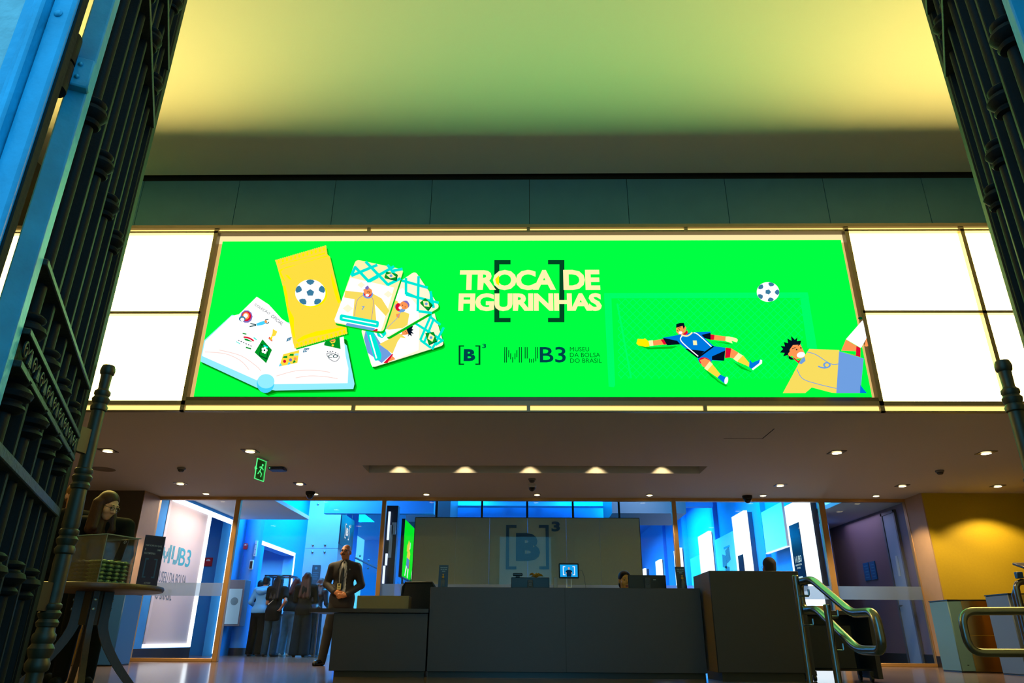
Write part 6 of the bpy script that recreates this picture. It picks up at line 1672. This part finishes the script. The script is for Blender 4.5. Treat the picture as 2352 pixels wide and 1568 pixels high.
tie = [(0,-.074,1.475,.020), (0,-.088,1.44,.016), (0,-.120,1.36,.022), (0,-.140,1.26,.027), (0,-.141,1.16,.031), (0,-.137,1.09,.032), (0,-.133,1.05,.004)]
v = []
for x, y, z, w_ in tie: v += [tuple(A_(x-w_,y+.004,z)*gs), tuple(A_(x,y-.006,z)*gs), tuple(A_(x+w_,y+.004,z)*gs)]
b.add(v, [(3*i, 3*i+1, 3*i+4, 3*i+3) for i in range(6)] + [(3*i+1, 3*i+2, 3*i+5, 3*i+4) for i in range(6)]); b.build('tie', mat('dark_tie', (22, 20, 26), .5, noise=.5, nscale=60), G_, local=True)
for x in (-1, 1): loc_tube('lanyard', [(x*.062,.0,1.50), (x*.066,-.06,1.46), (x*.060,-.112,1.36), (x*.050,-.144,1.26), (-.028+x*.012,-.150,1.15)], [.004]*5, mat('black_ribbon', (16, 16, 18), .6), G_)
bd = MB(); bd.obox(tuple(A_(-.03,-.152,1.105)*gs), (1,0,0), (0,1,0), (0,0,1), .031, .003, .046, .003); bo_ = bd.build('badge', mat('cream_card', (226, 206, 130), .5), G_, local=True)
bd = MB(); bd.obox(tuple(A_(-.03,-.1565,1.128)*gs), (1,0,0), (0,1,0), (0,0,1), .012, .0006, .010); bd.obox(tuple(A_(-.03,-.1565,1.09)*gs), (1,0,0), (0,1,0), (0,0,1), .02, .0006, .004); bd.build('badge_print', m_black, bo_, local=True)
def glasses(hl, s_, parent, Rh):
    b = MB()
    for x in (-1, 1):
        pts = [tuple(hl(x*.033 + .023*math.cos(a), -.104, .004 + .017*math.sin(a))*s_) for a in [2*PI*k/16 for k in range(16)]]
        b.tube(pts, .0022, 6, closed=True)
        b.tube([tuple(hl(x*.055,-.103,.008)*s_), tuple(hl(x*.080,-.06,.008)*s_), tuple(hl(x*.083,.02,.0)*s_)], .002, 6)
    b.tube([tuple(hl(-.011,-.105,.008)*s_), tuple(hl(.011,-.105,.008)*s_)], .002, 6)
    b.build('glasses', mat('dark_spectacles', (18, 16, 16), .25), parent, local=True)
glasses(ghl, gs, G_, gRh)
c = SDF(); c.cap(ghl(-.024,-.096,-.050)*gs, ghl(.024,-.096,-.050)*gs, .006, .006, .002); skin_obj('moustache', c, .003, mat('grey_moustache', (70, 54, 42), .8), G_)
MB().lathe([(.009, -.002), (.009, .002)], tuple(A_(.105,-.118,1.36)*gs), (.1,-1,.1), 12).build('lapel_pin', m_steel, G_, local=True)

# visitors behind the glass, seen from behind
def spot(px_, Y): 
    p = at(px_, 1505, Y=Y); return (p.x, Y, 0)
gp = 'visitors gathered behind the glass'
V1 = person('visitor in a light blue hoodie and black trousers, seen from behind, left of the group', spot(582, 17.3), PI-.12, 1.74, dict(elL=(.25,-.02,1.14), elR=(-.25,-.02,1.14), wrL=(.16,-.22,1.02), wrR=(-.16,-.22,1.02)), lean=.26, pitch=.2, res=.014, skin=m_skin2, top=mat('light_blue_hoodie', (96, 160, 205), .85), bottom=m_blk, shoe=mat('dark_trainers', (30, 32, 40), .6), hair='short', hairm=m_hairk, hem=.90, flare=.02, bulk=1.1, group=gp)
c = SDF(); c.ell(np.array((0,.03,1.36)), np.array((.11,.10,.07)), .03); c.cap(np.array((-.09,.02,1.38)), np.array((.09,.02,1.38)), .05, .05, .03)
skin_obj('hood', c, .014, MATS['light_blue_hoodie'], V1[0])
V2 = person('visitor with long dark hair and black tee, hand on hip, weight on one leg', spot(616, 16.9), PI-.15, 1.72, dict(elL=(.22,-.08,1.12), wrL=(.10,-.22,1.05), elR=(-.30,.09,1.15), wrR=(-.19,.06,1.0), anL=(.10,.03,.085), anR=(-.10,.02,.085)), lean=.16, twist=.1, yaw=-.2, pitch=.15, res=.014, skin=m_skin2, top=m_blk, bottom=m_jean, shoe=mat('black_trainers', (14, 14, 16), .5), hair='long', hairm=m_hairk, sleeve='short', hem=.74, flare=.012, fem=True, group=gp,
            hands={'R': dict(dir=(.5,-.1,-.85), palm=(.7,0,.3), curl=.5)})
b = MB(); q = [(.09,.135,1.08), (.05,.150,1.10), (-.03,.152,1.16), (-.04,.150,1.165), (.04,.150,1.085), (.08,.138,1.055)]
b.poly(q); b.build('white_swoosh_print', m_shirt, V2[0], 0, local=True)
V3 = person('visitor with auburn hair in profile and white trainers, hand raised to the chin', spot(655, 17.45), PI-.35, 1.70, dict(elR=(-.24,-.10,1.17), wrR=(-.10,-.20,1.38), elL=(.22,-.10,1.12), wrL=(.0,-.2,1.08)), lean=.14, yaw=.95, pitch=.1, res=.014, skin=m_skin3, top=mat('dark_jacket', (14, 13, 18), .8, spec=.2), bottom=m_jeanl, shoe=mat('white_trainers', (222, 218, 214), .5), hair='straight', hairm=m_hairr, hem=.98, flare=.015, fem=True, group=gp, hands={'R': dict(dir=(.1,-.2,1), palm=(.6,.6,0), curl=.9)})
V4 = person('visitor with long dark hair, black jacket and wide dark jeans, seen from behind', spot(686, 16.7), PI+.1, 1.76, dict(elL=(.22,-.08,1.14), wrL=(.12,-.24,1.12), elR=(-.24,-.06,1.14), wrR=(-.14,-.22,1.12)), lean=.10, yaw=-.15, pitch=.12, res=.014, skin=m_skin, top=mat('black_jacket', (10, 10, 13), .85, spec=.15), bottom=mat('dark_teal_denim', (18, 36, 46), .9, spec=.15), shoe=mat('black_boots', (16, 14, 14), .5), hair='long', hairm=m_hairb, hem=.84, flare=.05, fem=True, group=gp)
V5 = person('visitor with curly reddish hair, leather jacket and blue jeans, right end of the group', spot(713, 17.4), PI-.35, 1.70, dict(elL=(.22,-.06,1.12), wrL=(.10,-.24,1.04), elR=(-.25,-.06,1.15), wrR=(-.20,-.26,1.05)), lean=.20, yaw=.2, pitch=.15, res=.014, skin=m_skin, top=mat('plum_leather', (36, 28, 40), .35), bottom=m_jean, shoe=mat('grey_trainers', (110, 112, 120), .5), hair='curly', hairm=mat('reddish_curls', (86, 40, 32), .6), hem=.95, flare=.03, fem=True, group=gp)
V6 = person('dark haired visitor mostly hidden behind the light blue hoodie', spot(573, 18.2), PI, 1.70, lean=.2, pitch=.2, res=.02, skin=m_skin2, top=m_blk, bottom=m_blk, shoe=m_blk, hair='short', hairm=m_hairk, group=gp)

# receptionist and the seated man behind the tall cabinet
def seated(label, x, y, rz, zhead, **kw):
    dz = zhead - 1.625
    J = dict(pel=(0,.02,.95+dz), chest=(0,0,1.27+dz), neck=(0,.012,1.455+dz), head=(0,-.012,1.625+dz), shL=(.185,.012,1.42+dz), shR=(-.185,.012,1.42+dz), elL=(.24,-.04,1.14+dz), elR=(-.24,-.04,1.14+dz), wrL=(.12,-.26,1.12+dz), wrR=(-.12,-.26,1.12+dz),
             hipL=(.09,0,.92+dz), hipR=(-.09,0,.92+dz), knL=(.12,-.42,.93+dz), knR=(-.12,-.42,.93+dz), anL=(.12,-.40,.085), anR=(-.12,-.40,.085), toL=(.13,-.54,.03), toR=(-.13,-.54,.03))
    return person(label, (x, y, 0), rz, 1.75, J, seated=True, hem=.90+dz-.02, waist=1.02+dz, **kw)
fc = at(1441, 1333, Y=9.95)
R1 = seated('receptionist with dark hair behind the wide monitor at the counter', fc.x - .035, 9.95, .10, fc.z - .0, yaw=.05, pitch=.06, res=.010, skin=mat('yellow_lit_skin', (222, 158, 72), .5), top=m_blk, bottom=m_blk, shoe=m_blk, hair='tied', hairm=m_hairk, fem=True)  # yellow light on her face is put into the skin colour
c = SDF(); c.cap(R1[2](-.018,-.094,-.063), R1[2](.018,-.094,-.063), .006, .006, .002); c.cap(R1[2](-.014,-.092,-.074), R1[2](.014,-.092,-.074), .006, .006, .002); skin_obj('lips', c, .003, mat('rose_lips', (170, 76, 66), .4), R1[0])
q = at(1767, 1300, Y=9.9)
R2 = seated('balding man seen from behind over the tall cabinet', q.x, 9.9, PI+.1, q.z - .01, res=.010, skin=m_skin2, top=m_suit, bottom=m_blk, shoe=m_blk, hair='short', hairm=mat('cropped_grey_hair', (58, 48, 44), .8), width=1.05)
glasses(R2[2], 1.0, R2[0], R2[4])
def stool(x, y, h, label):
    t = thing('stool', (x, y, 0), label, 'stool')
    MB().lathe([(.05, h-.05), (.16, h-.05), (.17, h-.02), (.16, h), (.02, h)], (x, y, 0), n=24).build('seat', m_blk, t)
    MB().lathe([(.03, .02), (.03, h-.05)], (x, y, 0), n=12).build('column', m_steel, t)
    MB().lathe([(.2, 0), (.2, .012), (.03, .03)], (x, y, 0), n=24).build('base', m_steel, t)
stool(fc.x + .0, 9.97, .27, 'low black stool under the receptionist')
stool(q.x, 9.9, .45, 'black stool under the man behind the tall cabinet')
# two visitors leaning over the round table, mostly behind the left gate
q = at(183, 1183, Y=6.15)
P1 = person('woman with glasses and long fair hair bending over the round table', (q.x - .02, 6.62, 0), .45, 1.68, dict(elL=(.24,-.36,1.10), wrL=(.16,-.50,.92), elR=(-.24,-.36,1.10), wrR=(-.10,-.50,.95)), lean=.52, yaw=.85, pitch=.45, res=.009, skin=mat('fair_skin', (206, 148, 112), .5), top=m_blk, bottom=m_blk, shoe=m_blk, hair='straight', hairm=m_hairb, sleeve='long', fem=True, hem=.86)
glasses(P1[2], P1[3], P1[0], P1[4])
q = at(148, 1120, Y=6.4)
P2 = person('tall man in black standing by the round table behind the gate pole', (q.x - .28, 7.05, 0), .5, 1.80, dict(elL=(.25,-.05,1.14), elR=(-.25,-.05,1.14)), lean=.12, yaw=.4, pitch=.25, res=.011, skin=mat('fair_skin', (206, 148, 112), .5), top=m_blk, bottom=m_blk, shoe=m_blk, hair='short', hairm=m_hairy)
